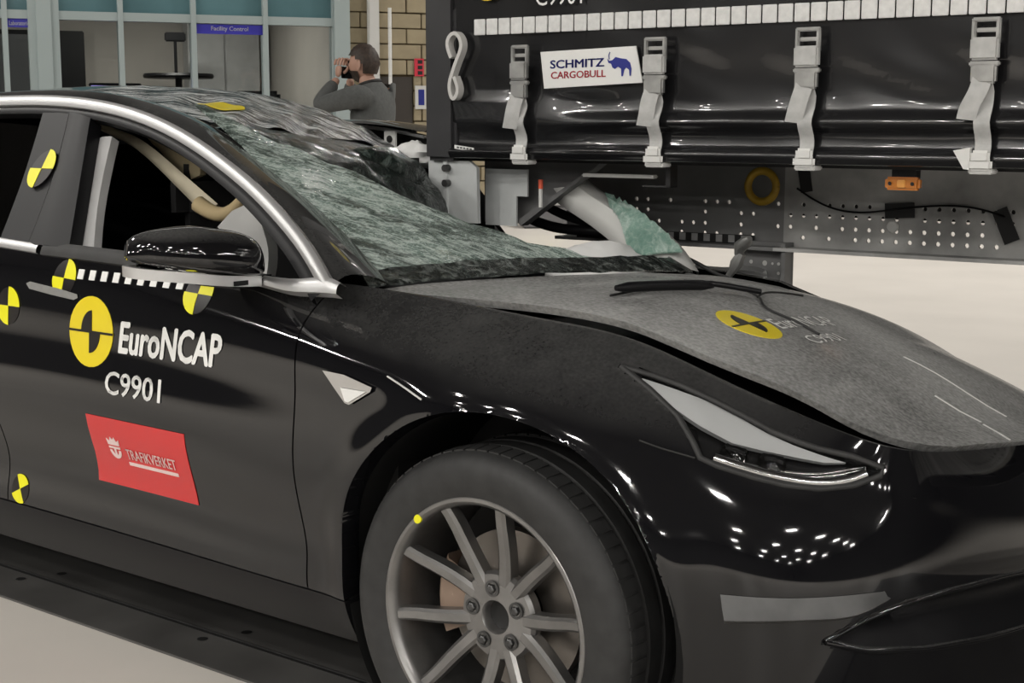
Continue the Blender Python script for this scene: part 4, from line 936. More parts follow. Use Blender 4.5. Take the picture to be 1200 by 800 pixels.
for i, x in enumerate(xx):
    fl = np.clip((x-.45)/.25, 0, 1)                       # the hem bulge fades out towards the rear corner
    for j, (y, z) in enumerate(PF):
        yy = y if z > 1.33 or z < 1.225 else y*(.15+.85*fl)
        k = np.clip((z-1.2)/.15, 0, 1)*np.clip((1.9-z)/.4, 0, 1)
        yy += k*(.010*noise.noise(Vector((x*2.2, z*3, 4))) + .004*noise.noise(Vector((x*6+z*7, z*9, 1))))
        for sx in (.367, .812, 1.252, 1.695): yy += -.006*math.exp(-((x-sx)/.05)**2)*k*0 + .006*math.exp(-((x-sx)/.06)**2)*k
        if x < .8 and 1.2 < z < 1.36: yy += .010*math.sin((z-1.19)*22 + x*6)*np.clip((.8-x)/.4, 0, 1)
        if y > .03: yy = y
        G[i, j] = (x, yy - .004, z)
tob(MB().grid(G), 'curtain', M['curtain'], smooth=80)
m = MB(); m.bbox((0,-.012,1.165),(.115,.12,ZT),.012); tob(m, 'corner_post', mat('post_black', (.03,.03,.032), .35, nscale=3, namt=.4), smooth=40)
m = MB(); m.box((0,.03,1.165),(XL,2.52,1.20)); tob(m, 'load_floor', M['black'])
m = MB(); m.box((0,.03,1.2),(.06,2.52,ZT)); tob(m, 'rear_doors', M['plastic']); m = MB(); m.box((0,.0,ZT),(XL,2.55,ZT+.05)); m.box((XL-.05,.0,1.2),(XL,2.55,ZT)); tob(m, 'roof_and_front', M['plastic'])
m = MB(); m.box((.1,2.53,1.17),(XL,2.55,ZT)); tob(m, 'curtain', M['curtain'])
for k in range(14):
    m = MB(); m.box((.35+k*.62,.58,1.085),(.41+k*.62,2.50,1.165)); tob(m, 'cross_member', M['black'])
# reflective squares along the curtain
me = None
for k in range(62):
    x0 = .188 + k*.0442; a = .0405; m = MB(); m.bbox((x0,-.0135,1.5305),(x0+a,-.010,1.576),.0015)
    dy = .012*noise.noise(Vector((x0*2.2, 1.553*3, 4)))*.8
    o = tob(m, 'reflective_patch', M['refl']); o.location.y = dy-.001
# chassis beam: perforated web, flanges
bx0, bx1, bz0, bz1, by = .18, XL, .915, 1.165, .50
def perforated(x0, x1, zc, pitch, r, skip):
    m = MB(); n = int((x1-x0)/pitch); zs = [.915] + [zc[0]-.018] + [(zc[i]+zc[i+1])/2 for i in range(len(zc)-1)] + [zc[-1]+.018] + [1.165]
    m.add([(x0,by,zs[0]),(x0+n*pitch,by,zs[0]),(x0+n*pitch,by,zs[1]),(x0,by,zs[1])],[(0,1,2,3)])
    m.add([(x0,by,zs[-2]),(x0+n*pitch,by,zs[-2]),(x0+n*pitch,by,zs[-1]),(x0,by,zs[-1])],[(0,1,2,3)])
    for i in range(n):
        for j, z in enumerate(zc):
            a, b, c, d = x0+i*pitch, x0+(i+1)*pitch, zs[1+j], zs[2+j]; cx = (a+b)/2
            if (i, j) in skip: m.add([(a,by,c),(b,by,c),(b,by,d),(a,by,d)],[(0,1,2,3)]); continue
            ou, inn, wl = [], [], []
            for k in range(8):
                t = PI/4*k + PI/8*0; u, v_ = math.cos(t), math.sin(t); s = 1/max(abs(u)/((b-a)/2), abs(v_)/((d-c)/2)) if True else 0
                ou.append((cx+u*s, by, min(max(z+v_*s, c), d))); inn.append((cx+u*r, by, z+v_*r)); wl.append((cx+u*r, by+.008, z+v_*r))
            ou = [(b,by,z),(b,by,d),(cx,by,d),(a,by,d),(a,by,z),(a,by,c),(cx,by,c),(b,by,c)]
            m.add(ou+inn+wl, [(k,(k+1)%8,8+(k+1)%8,8+k) for k in range(8)] + [(8+k,8+(k+1)%8,16+(k+1)%8,16+k) for k in range(8)])
    m.box((x0,by-.07,.908),(x0+n*pitch,by+.07,.918)); 
    if x1 > 3: m.box((x0+n*pitch,by-.01,.915),(XL,by,1.165))
    return m
skip = set()
rng = random.Random(3)
for i in range(200):
    xh = .18+.0405*(i+.5)
    for j in range(4):
        if xh < .93 and rng.random() < .45: skip.add((i, j))
        if .93 < xh < 1.16 and rng.random() < .35: skip.add((i, j))
        if rng.random() < .06: skip.add((i, j))
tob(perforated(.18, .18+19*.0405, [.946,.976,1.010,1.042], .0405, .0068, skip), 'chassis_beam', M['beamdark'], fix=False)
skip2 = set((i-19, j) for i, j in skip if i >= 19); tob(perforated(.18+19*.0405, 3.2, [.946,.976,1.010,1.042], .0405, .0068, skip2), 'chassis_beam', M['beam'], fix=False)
m = MB(); m.box((.3,1.9,.915),(XL,1.95,1.165)); tob(m, 'chassis_beam', M['black'])
m = MB(); m.box((.815,.485,.80),(.985,.497,.93)); m.box((.972,.44,.80),(.985,.49,.93)); br_ = tob(m, 'drop_bracket', M['beamdark'])
for x, z, r in ((.855,.868,.006),(.90,.866,.008),(.925,.866,.004),(.945,.866,.005),(.945,.838,.005)): tob(MB().lathe([(r,-.002),(.0003,-.002)],12,'y',(x,.484,z)), 'bolt_head', M['hookwhite'], br_)
for k in range(7):
    m = MB(); m.box((.565+k*.042,.4855,.922),(.565+k*.042+.021,.4875,.944)); tob(m, 'checker_square', M['lgrey'] if k % 2 == 0 and False else mat('checker_grey', (.30,.30,.30), .5) if k == 0 else bpy.data.materials['checker_grey'])
m = MB(); m.box((.56,.4885,.920),(.86,.4905,.946)); tob(m, 'checker_tape', M['black'])
# round white reflector, black tape, cable, yellow ring, amber lamp
tob(MB().lathe([(.017,0),(.017,-.006),(.014,-.009),(.0003,-.009)],24,'y',(1.286,.497,.990)), 'round_reflector', M['hookwhite'], smooth=40)
def tape(x, z, w_, h, rot, y=.488):
    m = MB(); c, s = math.cos(rot), math.sin(rot); pts = [(x+u*c-v*s, y, z+u*s+v*c) for u, v in ((-w_/2,-h/2),(w_/2,-h/2),(w_/2,h/2),(-w_/2,h/2))]
    m.add(pts + [(p[0], y+.004, p[2]) for p in pts], [(0,1,2,3),(7,6,5,4),(0,4,5,1),(1,5,6,2),(2,6,7,3),(3,7,4,0)]); tob(m, 'black_tape', M['black'])
tape(1.306, 1.036, .085, .042, .06); tape(1.603, 1.006, .042, .095, .42); tape(1.018, 1.114, .036, .07, .18)
tob(MB().tube(curve([(.995,.486,1.09),(1.08,.486,1.045),(1.2,.486,1.027),(1.28,.486,1.037),(1.40,.486,1.052),(1.54,.486,1.047),(1.60,.486,1.03)], 40), .003, 6), 'taped_cable', M['plastic'], smooth=60)
tob(MB().tube([(.905+.045*math.cos(t),.44,1.095+.045*math.sin(t)) for t in np.linspace(0, 2*PI, 37)], .012, 8, caps=False), 'yellow_ring', mat('yellow_paint', (.42,.26,.02), .5), smooth=60)
m = MB(); m.bbox((1.427,.06,1.113),(1.517,.085,1.146),.006); al = tob(m, 'amber_marker_lamp', mat('amber_lens', (.62,.20,.015), .2, coat=.5), smooth=30)
for x in (1.443, 1.501): tob(MB().lathe([(.005,-.003),(.0003,-.003)],10,"y",(x,.059,1.1295)), 'lamp_screw', M['black'], al)
m = MB(); m.bbox((1.461,.057,1.120),(1.483,.060,1.139),.002); tob(m, 'lamp_prism', mat('amber_pale', (.85,.38,.08), .3), al)
m = MB(); m.box((1.443,.068,1.142),(1.505,.10,1.175)); tob(m, 'lamp_bracket', M['plastic'])
m = MB(); m.bbox((.50,.09,1.124),(.745,.115,1.134),.004); tob(m, 'marker_strip', M['hookwhite'], smooth=30)
m = MB(); m.box((.70,.10,1.100),(.79,.14,1.105)); m.box((.775,.10,1.10),(.79,.14,1.17)); tob(m, 'rail_bracket', M['steel'])
# rear corner casting, plate and gusset
m = MB(); m.prism([(-.005,1.165),(.150,1.165),(.178,1.145),(.182,.98),(-.005,.98)], lambda x, z: Vector((x,.015,z)), lambda x, z: Vector((x,.030,z))); cp = tob(m, 'corner_casting', M['casting'])
m = MB(); m.box((.058,.006,.98),(.072,.016,1.165)); tob(m, 'casting_rib', M['casting'], cp)
for z in (1.143, 1.098): tob(MB().tube([(.072,.014,z),(.072,-.006,z)], .011, 10), 'casting_bolt', M['steel'], cp, smooth=30)
m = MB(); m.box((.142,.108,.97),(.258,.115,1.14)); tob(m, 'hinge_plate', M['casting'])
m = MB(); m.box((.258,.105,1.06),(.30,.112,1.14)); tob(m, 'hinge_plate', M['casting'])
m = MB(); m.prism([(.10,1.168),(.55,1.168),(.53,1.155),(.265,.975),(.10,.975)], lambda x, z: Vector((x,.16,z)), lambda x, z: Vector((x,.175,z))); m.prism([(.55,1.168),(.53,1.15),(.265,.97),(.25,.985)], lambda x, z: Vector((x,.12,z)), lambda x, z: Vector((x,.16,z))); tob(m, 'corner_gusset', mat('grey_gusset', (.16,.16,.16), .45, .2, nscale=4, namt=.3))
tob(MB().tube([(.352,.10,1.03),(.352,.10,1.11)], .006, 8), 'marker_pin', M['hookwhite']); tob(MB().tube([(.352,.10,1.085),(.352,.10,1.112)], .0072, 8), 'pin_tip', mat('red_orange', (.75,.12,.06), .5))
# curtain straps
def strap(x, top, dark, twist):
    s = link('curtain_strap', None, trailer); s.matrix_parent_inverse = Matrix(); s.location = (x, 0, 0)
    def so(m, name, mtl, smooth=None): return local(m.obj(name, mtl, s, smooth), s)
    W_ = .034 if not dark else .030
    y0 = -.022; bz = top
    m = MB(); h = .13                                   # buckle: open frame, jaw, lower clamp
    m.bbox((-W_,y0-.012,bz-.010),(W_,y0,bz),.003); m.bbox((-W_,y0-.012,bz-.062),(-W_+.011,y0,bz-.005),.003); m.bbox((W_-.011,y0-.012,bz-.062),(W_,y0,bz-.005),.003)
    so(m, 'buckle_frame', M['buckle'], 30)
    m = MB(); m.bbox((-W_+.009,y0-.006,bz-.034),(W_-.009,y0-.001,bz-.024),.002); so(m, 'buckle_bar', M['buckle'], 30)
    m = MB(); m.bbox((-W_+.001,y0-.022,bz-.098),(W_-.001,y0,bz-.046),.005); so(m, 'buckle_jaw', M['web'] if not dark else M['buckle'], 30)
    m = MB(); m.bbox((-W_-.002,y0-.015,bz-.112),(W_+.002,y0,bz-.100),.003); m.bbox((-W_+.004,y0-.020,bz-.152),(W_-.004,y0,bz-.108),.005); so(m, 'buckle_clamp', M['buckle'], 30)
    yb = lambda z: -.010 - .024*math.exp(-((z-1.28)/.03)**2) - .020*math.exp(-((z-1.195)/.02)**2)*.6 - .004
    P = [(0, -.030, bz-.14)] + [(.004, yb(z)-.008, z) for z in np.linspace(bz-.17, 1.195, 12)]
    m = MB(); m.ribbon(P, (1,0,0), .038, .003); so(m, 'webbing', M['web'], 40)
    m = MB(); P = curve([(-.002,-.034,bz-.135),(-.008,-.046,bz-.17),(-.018+twist,-.050,bz-.205),(-.026+twist,-.048,bz-.235)], 12); m.ribbon(P, (1,.25,-.12), .044, .003); so(m, 'webbing_tail', M['web'], 40)
    m = MB(); m.bbox((-.030,-.040,1.168),(.030,-.026,1.196),.006); m.bbox((-.022,-.042,1.186),(.024,-.028,1.216),.006); m.bbox((-.028,-.030,1.160),(.028,.02,1.172),.003)
    if twist < 0: m.prism([(-.062,1.215),(-.022,1.222),(-.022,1.170),(-.036,1.172)], lambda x, z: Vector((x,-.040,z)), lambda x, z: Vector((x,-.026,z)))
    so(m, 'hem_hook', M['hookwhite'], 30); return s
strap(.367, 1.497, True, .004); strap(.811, 1.505, False, .006); strap(1.250, 1.515, False, .001); strap(1.695, 1.522, False, -.006); strap(2.14, 1.52, False, 0); strap(2.585, 1.52, False, 0)
# the loose looped strap end by the corner post
P = curve([(.128,-.03,1.467),(.118,-.03,1.522),(.140,-.03,1.537),(.164,-.03,1.512),(.150,-.03,1.462),(.130,-.03,1.418),(.122,-.03,1.372),(.136,-.03,1.348),(.150,-.03,1.366),(.148,-.03,1.390),(.138,-.03,1.412)], 50)
m = MB(); m.ribbon(P, (0,1,0), .026, .011); tob(m, 'loop_strap', mat('pale_strap', (.55,.54,.52), .7), smooth=50)
# label on the curtain: white panel, lettering, blue animal mark
def flat(name, pts, y, t, mtl, parent=None):
    m = MB(); m.prism(pts, lambda x, z: Vector((x, y, z)), lambda x, z: Vector((x, y+t, z))); return tob(m, name, mtl, parent)
pn = flat('maker_panel', [(.432,1.476),(.745,1.484),(.768,1.386),(.445,1.374)], -.020, .004, M['white']); pn['label'] = 'white maker panel with blue and red lettering'
def ttext(name, s, x0, z0, wd, ht, mtl, parent, y, bold=0, sl=0., shear=0):
    vv, ff = text_mesh(s, 1., bold, shear); A = np.array(vv); mn, mx = A.min(0), A.max(0); A = (A-mn)/(mx-mn)*np.array([wd, ht])
    m = MB(); m.v = [(x0+a, y, z0+b+sl*a) for a, b in A]; m.f = ff; return tob(m, name, mtl, parent, fix=False)
M['blue'] = mat('blue_print', (.012,.02,.22), .4); M['redp'] = mat('red_print', (.62,.03,.06), .4)
ttext('lettering', 'SCHMITZ', .466, 1.4285, .180, .0235, M['blue'], pn, -.0212, .028, .015)
ttext('lettering', 'CARGOBULL', .469, 1.4005, .182, .0195, M['redp'], pn, -.0212, .02, .015)
beast = [(.655,1.452),(.662,1.446),(.672,1.448),(.682,1.456),(.700,1.452),(.716,1.450),(.728,1.440),(.733,1.424),(.731,1.405),(.727,1.405),(.725,1.421),(.716,1.427),(.710,1.421),(.706,1.404),(.701,1.404),(.700,1.424),(.690,1.430),(.680,1.424),(.672,1.428),(.668,1.438),(.659,1.441)]
flat('animal_mark', beast, -.0214, .001, M['blue'], pn)
tob(MB().tube([(.662,-.0214,1.45),(.660,-.0214,1.462),(.664,-.0214,1.470)], .0012, 5), 'animal_horn', M['blue'], pn)
ttext('test_number', 'C9901', .414, 1.604, .155, .05, M['white'], None, -.018, .0)
ny = -.017
yb_ = MB(); vv, ff, nb = patch2d(disc(.243,1.688,.062), .03); shell(yb_, vv, ff, lambda x, z: Vector((x, ny, z)), lambda x, z: Vector((x, ny+.002, z))); yb_ = tob(yb_, 'round_badge', M['yellow2'])
flat('badge_line', [(.181,1.685),(.305,1.685),(.305,1.690),(.181,1.690)], ny-.001, .001, M['brown'], yb_)
for s in (-1, 1): flat('badge_quarter', [(.243,1.688)] + [(.243+s*.034*math.sin(t), 1.688-s*.036*math.cos(t)) for t in np.linspace(.05, PI/2, 8)], ny-.001, .001, M['brown'], yb_)
sp = flat('small_plate', [(.121,1.213),(.192,1.205),(.192,1.195),(.121,1.202)], -.018, .003, M['white'])
for k in range(5): flat('plate_mark', [(.130+k*.012,1.2085-k*.0012),(.138+k*.012,1.2078-k*.0012),(.138+k*.012,1.2030-k*.0012),(.130+k*.012,1.2035-k*.0012)], -.0185, .0005, M['steel'], sp)
# ================================================================== THE HALL
def st(m, name, mtl, smooth=None): return tag(m.obj(name, mtl, None, smooth), kind='structure')
M['floor'] = mat('painted_floor', (.60, .565, .52), .38, nscale=1.3, namt=.05)
M['dark'] = mat('dark_wall', (.045, .045, .047), .7); M['ceil'] = mat('dark_ceiling', (.05, .05, .052), .8)
st(MB().box((-24,-34,-.2),(46,24,0)), 'floor', M['floor'])
st(MB().box((-24,-34,8.4),(46,24,8.6)), 'ceiling', M['ceil'])
st(MB().box((-24,-34.2,0),(46,-34,8.4)), 'wall_front', M['dark']); st(MB().box((-24,24,0),(46,24.2,8.4)), 'wall_rear', M['dark'])
st(MB().box((-24.2,-34,0),(-24,24,8.4)), 'wall_left', M['dark']); st(MB().box((46,-34,0),(46.2,24,8.4)), 'wall_right', M['dark'])
# dark steel track the car stands on
M['track'] = mat('track_plate', (.075, .073, .07), .45, nscale=4, namt=.25)
tr = st(MB().box((-12,-.815,0),(9,.95,.006)), 'trim_1', M['track'])
m = MB(); m.box((-12,-.665,.006),(9,-.655,.0068)); m.obj('track_joint', M['black'], tr); m = MB(); m.box((-12,-.6535,.006),(9,-.650,.009)); m.obj('joint_edge', M['steel'], tr)
me = None
for k in range(6):
    for yy in (-.60, -.70):
        if me is None: me = MB().lathe([(.014,.0065),(.0003,.0068)], 12, 'z').mesh('plate_bolt', M['black'])
        o = link('plate_bolt', me, tr); o.location = (-3.4+k*.78 + (.05 if yy > -.65 else 0), yy, .0005)
# ---- back wall: glazed control room and block wall (local frame: x along, y behind, z up)
WM = Matrix(((.506,-.862,0,0),(.862,.506,0,0),(0,0,1,0),(0,0,0,1))); WM.translation = (-5.6245, 6.3615, 0)
def wst(m, name, mtl, parent=None, smooth=None, kind=True):
    o = m.obj(name, mtl, None, smooth)
    if parent is None:
        o.matrix_world = WM
        if kind: o['kind'] = 'structure'
    else: o.parent = parent; o.matrix_parent_inverse = Matrix()
    return o
M['frame'] = mat('grey_green_frame', (.36, .42, .42), .45); M['teal'] = mat('teal_upper_glass', (.12, .225, .25), .12, coat=.3, nscale=1.5, namt=.15)
M['pane'] = glass('window_glass', (.80, .83, .83), .0); M['plaster'] = mat('room_wall', (.40, .375, .345), .8, nscale=2, namt=.08); M['cream_block'] = mat('cream_block', (.34, .285, .185), .75, nscale=9, namt=.10); M['mortar'] = mat('mortar', (.17, .13, .07), .9)
MU = [-6.2,-5.65,-5.1,-4.57,-4.05,-3.83,-3.57,-3.04,-2.52,-1.99,-1.46]
for k in range(len(MU)-1):
    a, b = MU[k], MU[k+1]; wide = abs(b+3.57) < .01
    m = MB(); m.box((b-.018,-.05,.0),(b+.018,.06,3.4)); m.box((a,-.04,1.995),(b,.05,2.055)); m.box((a,-.04,.0),(b,.05,.12)); m.box((a,-.04,3.34),(b,.05,3.4))
    if k == 0: m.box((a-.03,-.05,0),(a+.02,.06,3.4))
    if wide:
        for q in (-.055,.0,.055): m.box((b+q-.05,-.055-.02*(q == 0),0),(b+q+.05,.06,3.4))
    f = wst(m, 'window_%d' % (k+1), M['frame'])
    wst(MB().box((a,.0,.12),(b,.008,1.995)), 'pane', M['pane'], f); wst(MB().box((a,.0,2.055),(b,.012,3.34)), 'pane', M['teal'], f)
c_ = wst(MB().box((-1.47,-.07,0),(-1.35,.10,8.4)), 'trim_2', M['frame'])
wst(MB().box((-9,.0,3.4),(-1.47,.2,8.4)), 'wall_upper', M['dark']); wst(MB().box((-9,.0,0),(-6.2,.2,3.4)), 'wall_side', M['plaster'])
# the room behind the glass
rw = wst(MB().box((-6.3,3.2,0),(-1.2,3.3,3.0)), 'wall_room', M['plaster']); wst(MB().box((-6.4,.1,0),(-6.3,3.3,3.0)), 'wall_room_left', M['plaster']); wst(MB().box((-1.30,.2,0),(-1.2,3.3,3.0)), 'wall_room_right', M['plaster'])
wst(MB().box((-6.4,.1,2.52),(-1.2,3.3,2.57)), 'ceiling_room', M['plaster']); wst(MB().box((-6.4,.1,.0),(-1.2,3.3,.01)), 'floor_room', M['black'])
for k, xx_ in enumerate((-4.9, -2.6)):
    o = thing('room_light', 'ceiling lamp panel at the %s end of the control room' % ('left', 'right')[k], 'ceiling lamp', WM @ Vector((xx_,1.5,2.475)), LAMP_ROT, 'control room lamps')
    m = MB(); m.box((-.4,-.15,0),(.4,.15,.02)); local(m.obj('housing', M_HOUSE, o), o); m = MB(); m.add([(-.38,-.13,-.003),(.38,-.13,-.003),(.38,.13,-.003),(-.38,.13,-.003)], [(0,3,2,1)]); local(m.obj('diffuser', mat('room_diffuser%d' % k, (.8,.8,.8), .5, emit=(1,.93,.84), estr=17), o, fix=False), o)
def wth(name, label, cat, x, y, z=0, rz=0, group=None): return thing(name, label, cat, WM @ Vector((x, y, z)), LAMP_ROT + rz, group)
def wo(m, name, mtl, t, smooth=None): return local(m.obj(name, mtl, t, smooth), t)
DARK = M['plastic']; GREYF = mat('grey_furniture', (.12,.12,.125), .6); SCREEN = mat('lit_screen', (.1,.09,.2), .4, emit=(.30,.24,.62), estr=.7)
t = wth('tall_cabinet', 'dark tall cabinet behind the glass beside the wide column', 'cabinet', -3.95, 1.9)
m = MB(); m.bbox((-.25,-.25,.05),(.40,.25,1.98),.01); wo(m, 'carcass', GREYF, t); m = MB(); m.bbox((-.24,-.27,.08),(.07,-.25,1.94),.005); d_ = wo(m, 'door', GREYF, t); m = MB(); m.bbox((.08,-.27,.08),(.39,-.25,1.94),.005); wo(m, 'door', GREYF, t)
t = wth('hanging_board', 'dark board hung high on the room wall', 'board', -3.55, 3.12); wo(MB().bbox((-.45,-.02,1.45),(.55,.06,2.1),.01), 'panel', DARK, t); wo(MB().bbox((-.47,-.03,1.43),(.57,-.02,1.46),.004), 'edge', GREYF, t)
for nm, xx_, lb in (('desk', -3.0, 'grey desk with a glowing screen behind the glass'), ('desk', -1.9, 'cluttered grey desk at the right end of the control room')):
    t = wth(nm, lb, 'desk', xx_, 1.0, 0, 0, 'control room desks')
    wo(MB().bbox((-.45,-.3,1.18),(.45,.3,1.22),.006), 'desk_top', GREYF, t)
    for sx in (-.42,.42):
        for sy in (-.26,.26): wo(MB().box((sx-.02,sy-.02,0),(sx+.02,sy+.02,1.18)), 'leg', DARK, t)
    wo(MB().box((-.42,.26,.4),(.42,.28,1.18)), 'modesty_panel', GREYF, t)
t = wth('monitor', 'screen glowing violet on the desk behind the glass', 'monitor', -2.98, .98, 1.22)
wo(MB().bbox((-.20,-.02,.08),(.20,.02,.36),.006), 'casing', DARK, t); wo(MB().box((-.185,-.022,.10),(.185,-.0205,.34)), 'screen', SCREEN, t); wo(MB().box((-.02,-.01,.01),(.02,.03,.1)), 'stand', DARK, t); wo(MB().bbox((-.1,-.06,0),(.1,.08,.012),.003), 'foot', DARK, t)
t = wth('high_table', 'dark round high table under the blue sign behind the glass', 'table', -2.28, 2.3)
wo(MB().lathe([(.0003,1.66),(.30,1.66),(.31,1.68),(.30,1.70),(.0003,1.70)], 32, 'z'), 'table_top', DARK, t, 40); wo(MB().tube([(0,0,.02),(0,0,1.66)], .03, 12), 'column', DARK, t, 60); wo(MB().lathe([(.25,0),(.25,.02),(.03,.05)], 32, 'z'), 'foot', DARK, t, 40)
t = wth('lamp_stand', 'thin dark upright stand on the high table', 'stand', -2.30, 2.3, 1.70); wo(MB().tube([(0,0,0),(0,0,.30)], .014, 8), 'post', DARK, t, 60); wo(MB().bbox((-.09,-.03,.28),(.09,.03,.36),.01), 'head', DARK, t)
for xx_, rz, lb in ((-2.62,.4,'dark office chair beside the high table'), (-1.75,-.5,'dark office chair behind of the right hand desk')):
    t = wth('office_chair', lb, 'chair', xx_, 1.78, 0, rz, 'office chairs')
    wo(MB().bbox((-.23,-.22,.98),(.23,.22,1.05),.03), 'seat', DARK, t, 50); wo(MB().bbox((-.21,.18,1.12),(.21,.24,1.55),.03), 'backrest', DARK, t, 50); wo(MB().tube([(0,0,.1),(0,0,.98)], .025, 8), 'gas_column', DARK, t, 60)
    for k in range(5): wo(MB().tube([(0,0,.12),(.26*math.cos(k*1.2566),.26*math.sin(k*1.2566),.04)], .02, 6), 'foot', DARK, t, 60)
for xx_, lb in ((-1.60,'pale box of papers on the right hand desk'), (-1.95,'small white carton on the right hand desk')):
    t = wth('paper_box', lb, 'box', xx_, .85, 1.22, .2); wo(MB().bbox((-.10,-.08,0),(.10,.08,.14),.004), 'box_body', M['lgrey'], t); wo(MB().bbox((-.105,-.085,.12),(.105,.085,.15),.003), 'lid', M['white'], t)
t = wth('wall_cupboard', 'pale grey cupboard on the room wall at the right', 'cupboard', -1.75, 2.95); wo(MB().bbox((-.35,-.1,1.3),(.32,.2,2.2),.01), 'carcass', M['grey'], t); wo(MB().bbox((-.34,-.12,1.31),(-.02,-.1,2.19),.004), 'door', M['grey'], t); wo(MB().bbox((.0,-.12,1.31),(.31,-.1,2.19),.004), 'door', M['grey'], t)
# signs on the glass
BL = mat('sign_blue', (.045,.04,.42), .4)
def wtext(s, x0, z0, wd, ht, mtl, t, y, bold=0):
    vv, ff = text_mesh(s, 1., bold); A = np.array(vv); mn, mx = A.min(0), A.max(0); A = (A-mn)/(mx-mn)*np.array([wd, ht]); m = MB(); m.v = [(x0+a, y, z0+b) for a, b in A]; m.f = ff; return local(m.obj('lettering', mtl, t, fix=False), t)
t = wth('door_sign', 'blue sign reading Facility Control on the window', 'sign', -2.255, -.012, 1.955); wo(MB().box((-.245,-.006,-.035),(.248,.0,.035)), 'plate', BL, t); wtext('Facility Control', -.135, -.020, .275, .042, M['white'], t, -.0065, .02)
t = wth('door_sign', 'small blue sign with pale lettering left of the wide column', 'sign', -3.725, -.012, 1.965); wo(MB().box((-.10,-.006,-.03),(.095,.0,.03)), 'plate', BL, t); wtext('Laboratories', -.075, -.016, .145, .03, M['white'], t, -.0065, .02)
# block wall with single blocks
bw = wst(MB().box((-1.36,.03,0),(-.20,.25,8.4)), 'wall_block', M['mortar'])
rng = random.Random(5); bl = {}
def block(x0, x1, z0, z1):
    m = MB(); d = rng.uniform(-.006,.004); m.bbox((x0,d,z0),(x1,.03,z1),.004); wst(m, 'brick', M['cream_block'], bw)
CH = .118
for r in range(-9, 9):
    z0 = 1.29 + r*CH
    for k in range(-6, 12):
        x0 = -1.0 + k*.245 + (.1225 if r % 2 else 0); x1 = x0+.237
        x0 = max(x0, -1.345)
        x1 = min(x1, -.20)
        if x1-x0 < .03: continue
        if z0 < 1.63 and x0 < -.83:
            if x1 > -.81: x0 = -.825
            else: continue
        block(x0, x1, z0, z0+CH-.009)
wst(MB().box((-1.345,.012,0),(-1.13,.03,1.62)), 'trim_3', M['cream_block'])
dr = wst(MB().bbox((-1.10,.005,0),(-.835,.03,1.628),.004), 'door_1', mat('dark_brown_panel', (.040,.032,.026), .55)); wst(MB().bbox((-.87,-.02,.95),(-.855,.005,1.10),.004), 'door_handle', M['steel'], dr)
t = wth('downpipe', 'white square downpipe on the block wall above the man', 'pipe', -1.165, -.06); wo(MB().bbox((-.040,-.035,0),(.040,.035,4.5),.006), 'pipe_run', M['lgrey'], t, 30)
for z in (1.0, 2.4, 3.8): wo(MB().box((-.05,-.02,z),(.05,.06,z+.04)), 'pipe_clip', M['steel'], t)
t = wth('grey_post', 'thin pale pole standing against the block wall', 'pole', -1.045, -.10); wo(MB().tube([(0,0,.02),(0,0,2.14)], .014, 10), 'shaft', M['hookwhite'], t, 60); wo(MB().lathe([(.08,0),(.08,.015),(.015,.03)], 20, 'z'), 'foot', M['steel'], t)
t = wth('fire_notice', 'red notice with black marks on the block wall', 'notice', -.785, -.012, 1.70); wo(MB().box((-.038,-.004,-.068),(.038,.0,.068)), 'plate', M['redp'], t)
for z in (-.042,0,.042): wo(MB().box((-.012,-.0055,z-.014),(.026,-.0042,z+.014)), 'mark', M['black'], t)
t = wth('blue_notice', 'blue and white notice below the red one', 'notice', -.775, -.012, 1.47); wo(MB().box((-.045,-.004,-.09),(.045,.0,.09)), 'plate', M['lgrey'], t); wo(MB().box((-.018,-.0055,-.06),(.030,-.0042,.06)), 'mark', M['blue'], t)

# ---- equipment behind the car, crate with a hi-vis jacket far beyond
to = lambda m, n, mt, s=None: local(m.obj(n, mt, t, s), t)
t = thing('storage_crate', 'grey plastic crate seen under the trailer on the pale floor', 'crate', (-9.0, 11.6, 0), .67)
to(MB().bbox((-.45,-.3,.0),(.45,.3,.28),.02), 'crate_body', GREYF, 30); to(MB().bbox((-.47,-.32,.28),(.47,.32,.32),.01), 'lid', M['grey'], 30)
o = blob('hi_vis_jacket', (-4.95, 9.05, .735), (.26,.22,.095), mat('hi_vis_cloth', (.52,.56,.06), .85, nscale=7, namt=.6), .35, 3, parent=None) if False else None
m = MB(); G = []
for i in range(28):
    a = 2*PI*i/28; row = []
    for j in range(13):
        b = PI/2*j/12; d = Vector((math.cos(b)*math.cos(a), math.cos(b)*math.sin(a), math.sin(b))); k = 1 + .35*noise.noise(d*3) + .12*noise.noise(d*9)
        row.append((-9.15+d.x*.33*k, 11.48+d.y*.26*k, .322+max(0, d.z*.17*k)))
    G.append(row)
tag(m.grid(G, close_u=True).obj('hi_vis_jacket', mat('hi_vis_cloth', (.52,.56,.06), .85, nscale=7, namt=.7), None, 80), 'yellow-green hi-vis jacket heaped on the grey crate', 'jacket')

